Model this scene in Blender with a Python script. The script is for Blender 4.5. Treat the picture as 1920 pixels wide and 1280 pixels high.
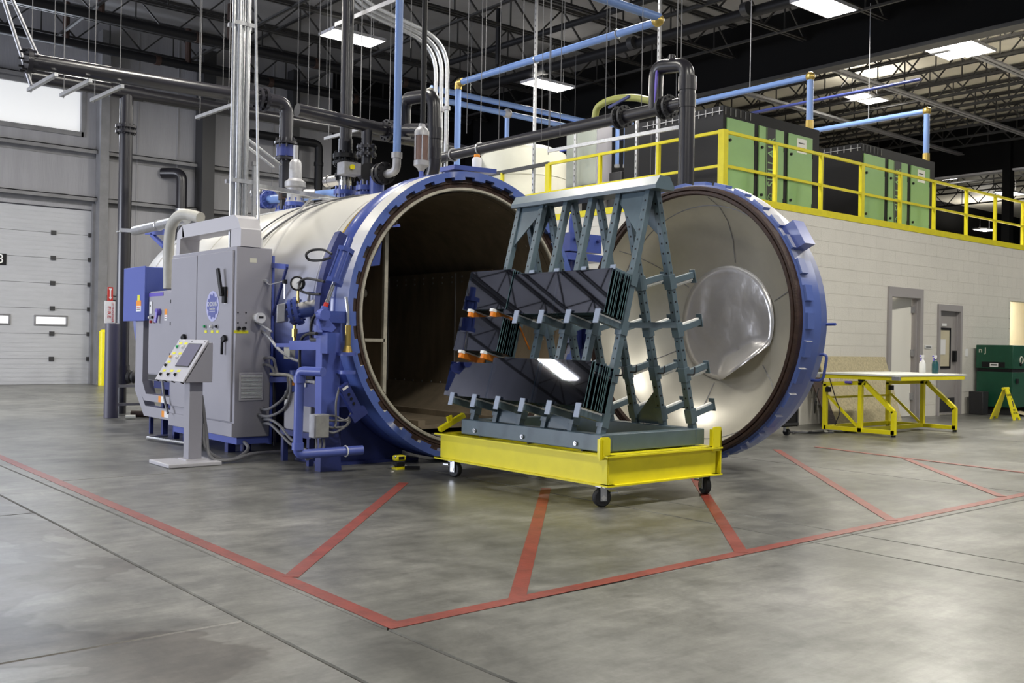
import bpy, bmesh, math, random
from mathutils import Vector, Matrix
random.seed(7)
for o in list(bpy.data.objects): bpy.data.objects.remove(o, do_unlink=True)
SC = bpy.context.scene
COL = SC.collection
V = Vector
R = math.radians

# ------------------------------------------------------------------ camera
FPX, CAMH, ROLL, PITCHPX, HEAD = 1867.0, 1.15, R(1.0), 3.0, R(50)
FWD = V((math.cos(HEAD), math.sin(HEAD), 0)); RGT = V((math.sin(HEAD), -math.cos(HEAD), 0)); UPV = V((0, 0, 1))
cam_d = bpy.data.cameras.new('camera'); cam_d.sensor_width = 36; cam_d.lens = FPX / 1920 * 36
cam_d.clip_end = 200
cam = bpy.data.objects.new('camera', cam_d); COL.objects.link(cam); SC.camera = cam
_f = (FWD * FPX + UPV * PITCHPX).normalized()
_r = (RGT * math.cos(ROLL) + UPV * math.sin(ROLL)).normalized()
_u = _r.cross(_f); _r = _f.cross(_u)
cam.matrix_world = Matrix(((_r.x, _u.x, -_f.x, 0), (_r.y, _u.y, -_f.y, 0), (_r.z, _u.z, -_f.z, CAMH), (0, 0, 0, 1)))

# ------------------------------------------------------------------ world, lights, exposure
W = bpy.data.worlds.new('world'); SC.world = W; W.use_nodes = True
W.node_tree.nodes['Background'].inputs[0].default_value = (0.80, 0.87, 1.0, 1)
W.node_tree.nodes['Background'].inputs[1].default_value = 0.20
SC.view_settings.view_transform = 'Standard'; SC.view_settings.look = 'None'
SC.view_settings.gamma = 1; SC.view_settings.use_curve_mapping = False
SC.view_settings.exposure = 0.72
LAMP_W = 150.0          # one ceiling panel
DAY_W = 420.0           # one bay of daylight

def area(name, loc, rot, sx, sy, watt, col):
    d = bpy.data.lights.new(name, 'AREA'); d.shape = 'RECTANGLE'; d.size = sx; d.size_y = sy; d.energy = watt; d.color = col
    o = bpy.data.objects.new(name, d); COL.objects.link(o); o.location = loc; o.rotation_euler = rot
    return o
# daylight through the high window of the left wall and the dock openings beyond the frame on the left
area('daylight_window', (5.2, 24.5, 6.4), (R(-90), 0, 0), 3.6, 1.0, DAY_W * 0.22, (0.80, 0.87, 1.0))
area('daylight_dock', (-10.5, 17.0, 2.6), (0, R(-90), 0), 4.2, 11.0, DAY_W * 3.0, (0.84, 0.88, 1.0))

# ------------------------------------------------------------------ pixel -> world helpers (placement only)
CP = V((0, 0, CAMH))
def ray(px, py):
    dx, dy = px - 960, py - 640; s, c = math.sin(ROLL), math.cos(ROLL)
    a = dx * c + dy * s; b = -dx * s + dy * c
    return FWD * FPX + RGT * a - UPV * (b - PITCHPX)
def on(ax, px, py, val):
    r = ray(px, py); return CP + r * ((val - CP[ax]) / r[ax])
def onx(px, py, v): return on(0, px, py, v)
def ony(px, py, v): return on(1, px, py, v)
def onz(px, py, v=0.0): return on(2, px, py, v)

# ------------------------------------------------------------------ materials
MATS = {}
def mat(name, col, rough=0.5, metal=0.0, var=0.0, vscale=3.0, bump=0.0, bscale=40.0, col2=None, spec=0.5, coat=0.0, emit=None, estr=0.0, alpha=None, stretch=None):
    m = bpy.data.materials.new(name); m.use_nodes = True; nt = m.node_tree; N = nt.nodes; L = nt.links
    b = N['Principled BSDF']
    b.inputs['Base Color'].default_value = (*col, 1); b.inputs['Roughness'].default_value = rough
    b.inputs['Metallic'].default_value = metal; b.inputs['Specular IOR Level'].default_value = spec
    b.inputs['Coat Weight'].default_value = coat
    if emit: b.inputs['Emission Color'].default_value = (*emit, 1); b.inputs['Emission Strength'].default_value = estr
    if var or bump:
        g = N.new('ShaderNodeNewGeometry'); src = g.outputs['Position']
        if stretch:
            mp = N.new('ShaderNodeMapping'); mp.inputs['Scale'].default_value = stretch; L.new(src, mp.inputs['Vector']); src = mp.outputs['Vector']
        if var:
            n = N.new('ShaderNodeTexNoise'); n.inputs['Scale'].default_value = vscale; n.inputs['Detail'].default_value = 6; n.inputs['Roughness'].default_value = 0.62
            L.new(src, n.inputs['Vector'])
            rmp = N.new('ShaderNodeValToRGB'); rmp.color_ramp.elements[0].position = 0.3; rmp.color_ramp.elements[1].position = 0.72
            c2 = col2 if col2 else tuple(max(0, c * (1 - var)) for c in col)
            rmp.color_ramp.elements[0].color = (*c2, 1); rmp.color_ramp.elements[1].color = (*col, 1)
            L.new(n.outputs['Fac'], rmp.inputs['Fac']); L.new(rmp.outputs['Color'], b.inputs['Base Color'])
        if bump:
            n2 = N.new('ShaderNodeTexNoise'); n2.inputs['Scale'].default_value = bscale; n2.inputs['Detail'].default_value = 4
            L.new(src, n2.inputs['Vector'])
            bp = N.new('ShaderNodeBump'); bp.inputs['Strength'].default_value = bump; bp.inputs['Distance'].default_value = 0.02
            L.new(n2.outputs['Fac'], bp.inputs['Height']); L.new(bp.outputs['Normal'], b.inputs['Normal'])
    MATS[name] = m
    return m

mat('white_vinyl', (0.33, 0.33, 0.355), 0.55, var=0.18, vscale=1.2, bump=0.25, bscale=9, stretch=(3, 3, 0.35))
mat('girt', (0.22, 0.22, 0.23), 0.5, var=0.3)
mat('door_panel', (0.47, 0.48, 0.51), 0.45, var=0.10, vscale=2, bump=0.08, bscale=60, stretch=(1, 1, 6))
mat('cmu', (0.74, 0.715, 0.655), 0.62, var=0.10, vscale=1.1, bump=0.25, bscale=70)
mat('mortar', (0.46, 0.44, 0.40), 0.8)
mat('cream_wall', (0.62, 0.56, 0.40), 0.6, var=0.1)
mat('black_wall', (0.0065, 0.0065, 0.007), 0.8, spec=0.1)
mat('black', (0.010, 0.010, 0.012), 0.5, spec=0.25)
mat('rubber', (0.018, 0.018, 0.02), 0.6)
mat('deck_lit', (0.72, 0.68, 0.58), 0.6, var=0.2, vscale=0.6)  # right hall deck, its lit look put into the paler colour
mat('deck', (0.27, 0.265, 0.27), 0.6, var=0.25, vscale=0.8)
mat('joist', (0.034, 0.033, 0.033), 0.5, var=0.3, vscale=2)
mat('dark_steel', (0.03, 0.03, 0.033), 0.5)
mat('galv', (0.62, 0.63, 0.65), 0.34, 0.85, var=0.25, vscale=25)
mat('galv_dull', (0.40, 0.40, 0.42), 0.5, 0.5, var=0.25, vscale=12)
mat('chrome', (0.75, 0.75, 0.76), 0.18, 1.0)
mat('stainless', (0.55, 0.54, 0.53), 0.25, 1.0)
mat('rod_steel', (0.13, 0.13, 0.135), 0.5)
mat('far_wall', (0.12, 0.13, 0.18), 0.6)
mat('pvc', (0.020, 0.019, 0.025), 0.30, var=0.25, vscale=6, spec=0.6)
mat('pvc_clear_red', (0.20, 0.13, 0.11), 0.18, var=0.2, vscale=10)
mat('blue_pipe', (0.17, 0.28, 0.58), 0.35)
mat('blue_paint', (0.060, 0.095, 0.36), 0.30, var=0.25, vscale=5, coat=0.3)
mat('blue_dark', (0.028, 0.042, 0.19), 0.42, var=0.3, vscale=5)
mat('cabinet_blue', (0.085, 0.12, 0.42), 0.38)
mat('rust', (0.045, 0.020, 0.013), 0.6, var=0.5, vscale=14, bump=0.3, bscale=60)
mat('lip', (0.52, 0.49, 0.41), 0.5, var=0.45, vscale=9, bump=0.2, bscale=40)
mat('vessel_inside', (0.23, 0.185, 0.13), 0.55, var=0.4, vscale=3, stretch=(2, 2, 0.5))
mat('inner_metal', (0.74, 0.71, 0.62), 0.36, 0.55, var=0.18, vscale=1.6, bump=0.06, bscale=4)
mat('inner_disc', (0.88, 0.86, 0.86), 0.27, 0.6, var=0.12, vscale=2, bump=1.0, bscale=2.3)
mat('rack', (0.10, 0.145, 0.175), 0.34, var=0.2, vscale=8)
mat('rack_cap', (0.25, 0.30, 0.40), 0.45)
mat('rack_light', (0.55, 0.58, 0.58), 0.4)
mat('felt', (0.82, 0.82, 0.80), 0.9)
mat('yellow', (0.86, 0.76, 0.010), 0.40, var=0.10, vscale=6)
mat('yellow_rail', (0.80, 0.70, 0.012), 0.42, var=0.15, vscale=8)
mat('orange', (0.85, 0.25, 0.02), 0.5)
mat('cab_grey', (0.34, 0.335, 0.375), 0.45, var=0.06, vscale=2, bump=0.03, bscale=120)
mat('cab_light', (0.55, 0.54, 0.57), 0.4)
mat('label_white', (0.80, 0.80, 0.80), 0.5)
mat('label_orange', (0.85, 0.30, 0.02), 0.5)
mat('label_yellow', (0.80, 0.76, 0.03), 0.5)
mat('logo_blue', (0.10, 0.12, 0.36), 0.45)
mat('logo_pale', (0.46, 0.47, 0.72), 0.45)
mat('ink', (0.02, 0.02, 0.02), 0.6)
mat('red', (0.55, 0.03, 0.02), 0.5)
mat('red_tape', (0.26, 0.046, 0.030), 0.42, var=0.45, vscale=9, bump=0.05)
mat('green_machine', (0.27, 0.47, 0.20), 0.42, var=0.08)
mat('green_box', (0.008, 0.085, 0.045), 0.42, var=0.25, vscale=4)
mat('tank', (0.70, 0.69, 0.58), 0.5, var=0.08)
mat('grey_hose', (0.16, 0.16, 0.17), 0.45)
mat('hose_pale', (0.48, 0.47, 0.42), 0.5, var=0.2, vscale=9)
mat('brown_tube', (0.22, 0.15, 0.11), 0.35)
mat('osb', (0.62, 0.54, 0.34), 0.75, var=0.4, vscale=26, bump=0.3, bscale=50)
mat('door_leaf', (0.82, 0.80, 0.73), 0.5)
mat('frame_grey', (0.36, 0.34, 0.34), 0.45)
mat('leaf_grey', (0.34, 0.32, 0.31), 0.5)
mat('table_top', (0.66, 0.67, 0.62), 0.45)
mat('plastic_white', (0.80, 0.80, 0.80), 0.35)
mat('bottle_green', (0.02, 0.085, 0.095), 0.2)
mat('purple', (0.14, 0.10, 0.50), 0.4)
mat('brass', (0.55, 0.40, 0.12), 0.35, 0.8)
mat('screen', (0.18, 0.17, 0.24), 0.25)
mat('lamp_green', (0.02, 0.35, 0.12), 0.3)
mat('lamp_amber', (0.85, 0.50, 0.15), 0.3)
mat('panel_light', (1, 1, 1), 0.5, emit=(1.0, 0.97, 0.90), estr=14.0)
mat('far_light', (1, 1, 1), 0.5, emit=(0.95, 0.97, 1.0), estr=5.0)
mat('window_glow', (0.9, 0.9, 0.9), 0.5, emit=(0.93, 0.95, 0.97), estr=0.26)
mat('door_window', (0.9, 0.9, 0.9), 0.5, emit=(0.97, 0.98, 1.0), estr=0.62)
mat('grille_mesh', (0.03, 0.03, 0.035), 0.5)

def blue_to_pale(name='pale_top_blue', lo=0.10, hi=0.62):          # blue blended to off-white where the surface normal points up
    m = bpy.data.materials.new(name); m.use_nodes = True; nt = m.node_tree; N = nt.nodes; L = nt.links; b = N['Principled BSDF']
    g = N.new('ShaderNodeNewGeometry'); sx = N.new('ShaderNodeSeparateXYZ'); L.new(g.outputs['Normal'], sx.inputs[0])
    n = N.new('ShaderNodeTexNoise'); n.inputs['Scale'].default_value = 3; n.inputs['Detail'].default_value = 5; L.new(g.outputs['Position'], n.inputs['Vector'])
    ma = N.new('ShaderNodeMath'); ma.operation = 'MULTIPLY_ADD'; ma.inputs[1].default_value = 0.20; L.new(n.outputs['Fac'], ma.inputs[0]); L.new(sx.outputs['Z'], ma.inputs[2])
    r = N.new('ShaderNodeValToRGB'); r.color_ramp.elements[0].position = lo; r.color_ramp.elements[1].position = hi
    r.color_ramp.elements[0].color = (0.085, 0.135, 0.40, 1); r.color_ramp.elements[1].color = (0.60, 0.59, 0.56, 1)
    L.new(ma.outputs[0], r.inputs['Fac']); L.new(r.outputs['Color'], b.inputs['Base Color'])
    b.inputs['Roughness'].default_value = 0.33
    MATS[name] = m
blue_to_pale()
blue_to_pale('highlight_blue', 0.30, 1.15)  # door blue with its pale top highlight put into the colour
def shell_paint():       # insulated shell: off-white jacket above, blue below, soft spray edge
    m = bpy.data.materials.new('shell_paint'); m.use_nodes = True; nt = m.node_tree; N = nt.nodes; L = nt.links; b = N['Principled BSDF']
    g = N.new('ShaderNodeNewGeometry'); sx = N.new('ShaderNodeSeparateXYZ'); L.new(g.outputs['Position'], sx.inputs[0])
    n = N.new('ShaderNodeTexNoise'); n.inputs['Scale'].default_value = 2; n.inputs['Detail'].default_value = 6; L.new(g.outputs['Position'], n.inputs['Vector'])
    ma = N.new('ShaderNodeMath'); ma.operation = 'MULTIPLY_ADD'; ma.inputs[1].default_value = 0.20; L.new(n.outputs['Fac'], ma.inputs[0]); L.new(sx.outputs['Z'], ma.inputs[2])
    mr = N.new('ShaderNodeMapRange'); mr.inputs[1].default_value = 1.05; mr.inputs[2].default_value = 2.25; L.new(ma.outputs[0], mr.inputs[0])
    r = N.new('ShaderNodeValToRGB'); r.color_ramp.elements[0].position = 0.0; r.color_ramp.elements[1].position = 1.0
    r.color_ramp.elements[0].color = (0.055, 0.09, 0.40, 1); r.color_ramp.elements[1].color = (0.50, 0.485, 0.445, 1)
    e = r.color_ramp.elements.new(0.45); e.color = (0.26, 0.29, 0.46, 1)
    L.new(mr.outputs[0], r.inputs['Fac']); L.new(r.outputs['Color'], b.inputs['Base Color'])
    b.inputs['Roughness'].default_value = 0.42
    MATS['shell_paint'] = m
shell_paint()
def glass_tint():
    m = bpy.data.materials.new('dark_glass'); m.use_nodes = True; nt = m.node_tree; N = nt.nodes; L = nt.links; N.remove(N['Principled BSDF'])
    out = N['Material Output']; t = N.new('ShaderNodeBsdfTransparent'); t.inputs[0].default_value = (0.50, 0.62, 0.66, 1)
    gl = N.new('ShaderNodeBsdfGlossy'); gl.inputs['Color'].default_value = (0.86, 0.88, 1.0, 1); gl.inputs['Roughness'].default_value = 0.02
    fr = N.new('ShaderNodeFresnel'); fr.inputs['IOR'].default_value = 2.9
    mx = N.new('ShaderNodeMixShader'); L.new(fr.outputs[0], mx.inputs[0]); L.new(t.outputs[0], mx.inputs[1]); L.new(gl.outputs[0], mx.inputs[2]); L.new(mx.outputs[0], out.inputs[0])
    MATS['dark_glass'] = m
glass_tint()
mat('glass_edge', (0.11, 0.20, 0.22), 0.2)
def concrete():
    m = bpy.data.materials.new('concrete'); m.use_nodes = True; nt = m.node_tree; N = nt.nodes; L = nt.links; b = N['Principled BSDF']
    g = N.new('ShaderNodeNewGeometry'); P = g.outputs['Position']
    oi = N.new('ShaderNodeObjectInfo')
    def noise(sc, det=6, rough=0.6, st=None, dist=0.0):
        n = N.new('ShaderNodeTexNoise'); n.inputs['Scale'].default_value = sc; n.inputs['Detail'].default_value = det; n.inputs['Roughness'].default_value = rough; n.inputs['Distortion'].default_value = dist
        s = P
        if st:
            mp = N.new('ShaderNodeMapping'); mp.inputs['Scale'].default_value = st; L.new(P, mp.inputs['Vector']); s = mp.outputs['Vector']
        L.new(s, n.inputs['Vector']); return n.outputs['Fac']
    def ramp(f, stops):
        r = N.new('ShaderNodeValToRGB'); cr = r.color_ramp
        while len(cr.elements) < len(stops): cr.elements.new(0.5)
        for e, (p, c) in zip(cr.elements, stops): e.position = p; e.color = (*c, 1)
        L.new(f, r.inputs['Fac']); return r.outputs['Color']
    def mix(a, bb, f, mode='MIX', fac=1.0):
        x = N.new('ShaderNodeMix'); x.data_type = 'RGBA'; x.blend_type = mode
        x.inputs[0].default_value = fac
        if f is not None: L.new(f, x.inputs[0])
        L.new(a, x.inputs[6]); L.new(bb, x.inputs[7]); return x.outputs[2]
    base = ramp(noise(0.55, 8, 0.62), [(0.33, (0.092, 0.092, 0.085)), (0.47, (0.150, 0.150, 0.138)), (0.58, (0.196, 0.195, 0.180)), (0.70, (0.262, 0.259, 0.240))])
    scr = ramp(noise(2.2, 8, 0.7, (0.9, 5.0, 1), 0.4), [(0.35, (0.62, 0.62, 0.62)), (0.6, (1, 1, 1))])
    c = mix(base, scr, None, 'MULTIPLY', 0.75)
    fine = ramp(noise(38, 4, 0.6), [(0.3, (0.80, 0.80, 0.80)), (0.7, (1.08, 1.08, 1.08))])
    c = mix(c, fine, None, 'MULTIPLY', 0.6)
    spots = ramp(noise(5.5, 3, 0.5), [(0.66, (1, 1, 1)), (0.74, (0.62, 0.61, 0.60))])
    c = mix(c, spots, None, 'MULTIPLY', 0.8)
    mott = ramp(noise(3.4, 10, 0.74, None, 0.3), [(0.38, (0.50, 0.50, 0.50)), (0.5, (0.96, 0.96, 0.96)), (0.62, (1.36, 1.36, 1.35))])
    c = mix(c, mott, None, 'MULTIPLY', 0.62)
    scf = ramp(noise(1.9, 9, 0.8, (6.0, 0.7, 1), 0.2), [(0.60, (1, 1, 1)), (0.70, (1.45, 1.44, 1.40))])
    c = mix(c, scf, None, 'MULTIPLY', 0.8)
    dsc = ramp(noise(1.4, 9, 0.8, (0.8, 7.0, 1), 0.5), [(0.30, (0.55, 0.54, 0.53)), (0.40, (1, 1, 1))])
    c = mix(c, dsc, None, 'MULTIPLY', 0.9)
    # worn, stained lane left of the first long joint
    sx = N.new('ShaderNodeSeparateXYZ'); L.new(P, sx.inputs[0])
    lane = N.new('ShaderNodeMath'); lane.operation = 'LESS_THAN'; lane.inputs[1].default_value = 1.79; L.new(sx.outputs['X'], lane.inputs[0])
    st = ramp(noise(0.75, 5, 0.55, None, 0.6), [(0.46, (0.62, 0.57, 0.55)), (0.495, (0.50, 0.46, 0.44)), (0.51, (0.95, 0.92, 0.92)), (0.66, (1.22, 1.22, 1.24))])
    stained = mix(c, st, None, 'MULTIPLY', 0.95)
    c = mix(c, stained, lane.outputs[0])
    L.new(c, b.inputs['Base Color'])
    rr = N.new('ShaderNodeMapRange'); rr.inputs[3].default_value = 0.20; rr.inputs[4].default_value = 0.50
    L.new(noise(1.3, 7, 0.65), rr.inputs[0]); L.new(rr.outputs[0], b.inputs['Roughness'])
    bp = N.new('ShaderNodeBump'); bp.inputs['Strength'].default_value = 0.05; bp.inputs['Distance'].default_value = 0.005
    L.new(noise(14, 5), bp.inputs['Height']); L.new(bp.outputs['Normal'], b.inputs['Normal'])
    b.inputs['Specular IOR Level'].default_value = 0.5
    MATS['concrete'] = m
concrete()

# ------------------------------------------------------------------ mesh builder
class MB:
    def __init__(s): s.v = []; s.f = []
    def add(s, vs, fs):
        o = len(s.v); s.v += [V(p) for p in vs]; s.f += [tuple(i + o for i in f) for f in fs]; return s
    def box(s, x0, x1, y0, y1, z0, z1):
        return s.add([(x0, y0, z0), (x1, y0, z0), (x1, y1, z0), (x0, y1, z0), (x0, y0, z1), (x1, y0, z1), (x1, y1, z1), (x0, y1, z1)],
                     [(0, 3, 2, 1), (4, 5, 6, 7), (0, 1, 5, 4), (1, 2, 6, 5), (2, 3, 7, 6), (3, 0, 4, 7)])
    def obox(s, c, ax, ay, az):      # oriented box: centre and half vectors
        c, ax, ay, az = V(c), V(ax), V(ay), V(az)
        if ax.cross(ay).dot(az) < 0: ax = -ax
        p = [c + ax * i + ay * j + az * k for k in (-1, 1) for (i, j) in ((-1, -1), (1, -1), (1, 1), (-1, 1))]
        return s.add(p, [(0, 3, 2, 1), (4, 5, 6, 7), (0, 1, 5, 4), (1, 2, 6, 5), (2, 3, 7, 6), (3, 0, 4, 7)])
    def bar(s, p0, p1, w, h, side=None):   # rectangular bar between two points
        p0, p1 = V(p0), V(p1); d = (p1 - p0); l = d.length; d.normalize()
        sd = V(side) if side else (d.cross(V((0, 0, 1))) if abs(d.z) < 0.99 else V((1, 0, 0)))
        sd = (sd - d * sd.dot(d)).normalized(); u = d.cross(sd)
        return s.obox((p0 + p1) / 2, sd * w / 2, u * h / 2, d * l / 2)
    def cyl(s, p0, p1, r, n=16, r2=None, cap=True):
        p0, p1 = V(p0), V(p1); r2 = r if r2 is None else r2
        d = (p1 - p0).normalized(); a = d.orthogonal().normalized(); b = d.cross(a)
        vs = []
        for p, q in ((p0, r), (p1, r2)):
            for i in range(n):
                t = 2 * math.pi * i / n; vs.append(p + (a * math.cos(t) + b * math.sin(t)) * q)
        fs = [(i, (i + 1) % n, n + (i + 1) % n, n + i) for i in range(n)]
        if cap: fs += [tuple(reversed(range(n))), tuple(range(n, 2 * n))]
        return s.add(vs, fs)
    def tube(s, pts, r, n=10, bend=0.0, seg=6, cap=True):
        pts = [V(p) for p in pts]; path = [pts[0]]
        for i in range(1, len(pts) - 1):
            a, b, c = pts[i - 1], pts[i], pts[i + 1]
            d0 = (a - b); d1 = (c - b); k = min(bend, d0.length * 0.49, d1.length * 0.49)
            if k < 1e-5: path.append(b); continue
            q0, q1 = b + d0.normalized() * k, b + d1.normalized() * k
            for j in range(seg + 1):
                t = j / seg; path.append(q0 * (1 - t) ** 2 + b * 2 * t * (1 - t) + q1 * t * t)
        path.append(pts[-1])
        return s.sweep(path, r, n, cap)
    def sweep(s, path, r, n=10, cap=True):
        vs = []; m = len(path); prev = None
        for i, p in enumerate(path):
            d = (path[min(i + 1, m - 1)] - path[max(i - 1, 0)]).normalized()
            if prev is None: a = d.orthogonal().normalized()
            else: a = (prev - d * prev.dot(d)).normalized()
            prev = a; b = d.cross(a); rr = r[i] if isinstance(r, (list, tuple)) else r
            vs += [p + (a * math.cos(2 * math.pi * k / n) + b * math.sin(2 * math.pi * k / n)) * rr for k in range(n)]
        fs = [(i * n + k, i * n + (k + 1) % n, (i + 1) * n + (k + 1) % n, (i + 1) * n + k) for i in range(m - 1) for k in range(n)]
        if cap: fs += [tuple(reversed(range(n))), tuple(range((m - 1) * n, m * n))]
        return s.add(vs, fs)
    def hang(s, p0, p1, sag, r, n=8, seg=14):
        p0, p1 = V(p0), V(p1); path = []
        for i in range(seg + 1):
            t = i / seg; p = p0.lerp(p1, t); p.z -= sag * 4 * t * (1 - t); path.append(p)
        return s.sweep(path, r, n)
    def spline(s, pts, r, n=8, seg=8):
        pts = [V(p) for p in pts]; q = [pts[0] * 2 - pts[1]] + pts + [pts[-1] * 2 - pts[-2]]; path = []
        for i in range(1, len(q) - 2):
            for j in range(seg):
                t = j / seg
                path.append(0.5 * (2 * q[i] + (q[i + 1] - q[i - 1]) * t + (2 * q[i - 1] - 5 * q[i] + 4 * q[i + 1] - q[i + 2]) * t * t + (3 * q[i] - q[i - 1] - 3 * q[i + 1] + q[i + 2]) * t ** 3))
        path.append(pts[-1]); return s.sweep(path, r, n)
    def lathe(s, prof, o, axis, n=48, up=None):   # prof: (radius, along axis)
        o = V(o); d = V(axis).normalized(); a = V(up).normalized() if up else d.orthogonal().normalized(); b = d.cross(a); vs = []; m = len(prof)
        for (r, h) in prof:
            for i in range(n):
                t = 2 * math.pi * i / n; vs.append(o + d * h + (a * math.cos(t) + b * math.sin(t)) * max(r, 1e-4))
        fs = [(j * n + i, j * n + (i + 1) % n, (j + 1) * n + (i + 1) % n, (j + 1) * n + i) for j in range(m - 1) for i in range(n)]
        return s.add(vs, fs)
    def prism(s, poly, vec):        # extrude a planar polygon (3d points) by a vector
        n = len(poly); vec = V(vec); p = [V(q) for q in poly]
        return s.add(p + [q + vec for q in p], [tuple(reversed(range(n))), tuple(range(n, 2 * n))] + [(i, (i + 1) % n, n + (i + 1) % n, n + i) for i in range(n)])
    def sphere(s, c, r, n=14, m=8, sc=(1, 1, 1)):
        c = V(c); vs = []
        for j in range(m + 1):
            ph = math.pi * j / m
            for i in range(n):
                t = 2 * math.pi * i / n; rr = max(math.sin(ph), 1e-4)
                vs.append(c + V((rr * math.cos(t) * r * sc[0], rr * math.sin(t) * r * sc[1], math.cos(ph) * r * sc[2])))
        return s.add(vs, [(j * n + i, (j + 1) * n + i, (j + 1) * n + (i + 1) % n, j * n + (i + 1) % n) for j in range(m) for i in range(n)])
    def torus(s, c, axis, R0, r, n=20, k=8):
        c = V(c); d = V(axis).normalized(); a = d.orthogonal().normalized(); b = d.cross(a)
        path = [c + (a * math.cos(2 * math.pi * i / n) + b * math.sin(2 * math.pi * i / n)) * R0 for i in range(n)]
        vs = []
        for i in range(n):
            e = (path[i] - c).normalized()
            vs += [path[i] + (e * math.cos(2 * math.pi * j / k) + d * math.sin(2 * math.pi * j / k)) * r for j in range(k)]
        return s.add(vs, [(i * k + j, ((i + 1) % n) * k + j, ((i + 1) % n) * k + (j + 1) % k, i * k + (j + 1) % k) for i in range(n) for j in range(k)])
    def flange(s, p, axis, r, t, bolts=8, br=None, bl=None):
        d = V(axis).normalized(); p = V(p)
        s.cyl(p - d * t / 2, p + d * t / 2, r, 24)
        br = br or r * 0.09; bl = bl or t * 1.0; a = d.orthogonal().normalized(); b = d.cross(a)
        for i in range(bolts):
            q = p + (a * math.cos(2 * math.pi * (i + .5) / bolts) + b * math.sin(2 * math.pi * (i + .5) / bolts)) * r * 0.82
            s.cyl(q - d * (t / 2 + bl), q + d * (t / 2 + bl), br, 6)
        return s
    def mesh(s, name, M=None):
        me = bpy.data.meshes.new(name); vs = s.v
        if M is not None:
            Mi = M.inverted(); vs = [Mi @ p for p in vs]
        me.from_pydata([tuple(p) for p in vs], [], s.f); me.update()
        bm = bmesh.new(); bm.from_mesh(me); bmesh.ops.recalc_face_normals(bm, faces=bm.faces)
        for f in bm.faces: f.smooth = True
        bm.to_mesh(me); bm.free()
        me.set_sharp_from_angle(angle=R(35))
        return me

def text_mb(txt, size, o, ex, ey, thick=0.003, align='CENTER', mb=None, sx=1.0):
    """flat lettering: text laid from o along ex (reading direction) and ey (up)"""
    c = bpy.data.curves.new('lettering', 'FONT'); c.body = txt; c.size = size; c.align_x = align; c.align_y = 'CENTER'; c.extrude = thick; c.resolution_u = 3
    ob = bpy.data.objects.new('lettering', c); COL.objects.link(ob)
    dg = bpy.context.evaluated_depsgraph_get(); me = bpy.data.meshes.new_from_object(ob.evaluated_get(dg))
    ex, ey, o = V(ex).normalized(), V(ey).normalized(), V(o); ez = ex.cross(ey)
    mb = mb or MB()
    mb.add([o + ex * v.co.x * sx + ey * v.co.y + ez * (v.co.z + thick) for v in me.vertices], [tuple(p.vertices) for p in me.polygons])
    bpy.data.meshes.remove(me); bpy.data.objects.remove(ob, do_unlink=True); bpy.data.curves.remove(c)
    return mb

# ------------------------------------------------------------------ objects
ROOTM = {}
def thing(name, label, cat, loc=(0, 0, 0), group=None, rotz=0.0):
    o = bpy.data.objects.new(name, None); o.empty_display_size = 0.1; COL.objects.link(o)
    o.location = loc; o.rotation_euler = (0, 0, rotz); o['label'] = label; o['category'] = cat
    if group: o['group'] = group
    ROOTM[o.name] = Matrix.Translation(V(loc)) @ Matrix.Rotation(rotz, 4, 'Z')
    return o
def part(parent, name, mb, m, label=None, stuff=False, bevel=0.0):
    M = ROOTM[parent.name]
    o = bpy.data.objects.new(name, mb.mesh(name, M)); COL.objects.link(o); o.parent = parent
    o.data.materials.append(MATS[m]); ROOTM[o.name] = M
    if label: o['label'] = label
    if stuff: o['kind'] = 'stuff'
    if bevel: addbevel(o, bevel)
    return o
def addbevel(o, w):
    md = o.modifiers.new('bevel', 'BEVEL'); md.width = w; md.segments = 2; md.limit_method = 'ANGLE'; md.angle_limit = R(40)
def solo(name, mb, m, label, cat, group=None, bevel=0.0, loc=None):
    if loc is None:
        xs = [p.x for p in mb.v]; ys = [p.y for p in mb.v]; zs = [p.z for p in mb.v]
        loc = ((min(xs) + max(xs)) / 2, (min(ys) + max(ys)) / 2, min(zs))
    M = Matrix.Translation(V(loc)); o = bpy.data.objects.new(name, mb.mesh(name, M)); COL.objects.link(o); o.location = loc
    o.data.materials.append(MATS[m]); ROOTM[o.name] = M
    o['label'] = label; o['category'] = cat
    if group: o['group'] = group
    if bevel: addbevel(o, bevel)
    return o
def struct(name, mb, m, loc=(0, 0, 0), label=None):
    M = Matrix.Translation(V(loc)); o = bpy.data.objects.new(name, mb.mesh(name, M)); COL.objects.link(o); o.location = loc
    o.data.materials.append(MATS[m]); o['kind'] = 'structure'; ROOTM[o.name] = M
    if label: o['label'] = label
    return o
def pieces(parent, name, me, m, locs, rots=None, scales=None):
    """alike pieces sharing one mesh, children of parent (parent at identity)"""
    if not me.materials: me.materials.append(MATS[m])
    out = []
    Mi = ROOTM[parent.name].inverted()
    for i, l in enumerate(locs):
        o = bpy.data.objects.new(name, me); COL.objects.link(o); o.parent = parent; o.location = Mi @ V(l)
        if rots: o.rotation_euler = rots[i]
        if scales: o.scale = scales[i]
        ROOTM[o.name] = ROOTM[parent.name]; out.append(o)
    return out
def dup(root, loc, label=None, group=None, rotz=None):
    c = root.copy(); COL.objects.link(c); c.location = loc
    if rotz is not None: c.rotation_euler = (0, 0, rotz)
    if label: c['label'] = label
    if group: c['group'] = group
    for ch in list(root.children):
        d = ch.copy(); COL.objects.link(d); d.parent = c
        for g in list(ch.children):
            e = g.copy(); COL.objects.link(e); e.parent = d
    return c
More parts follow.
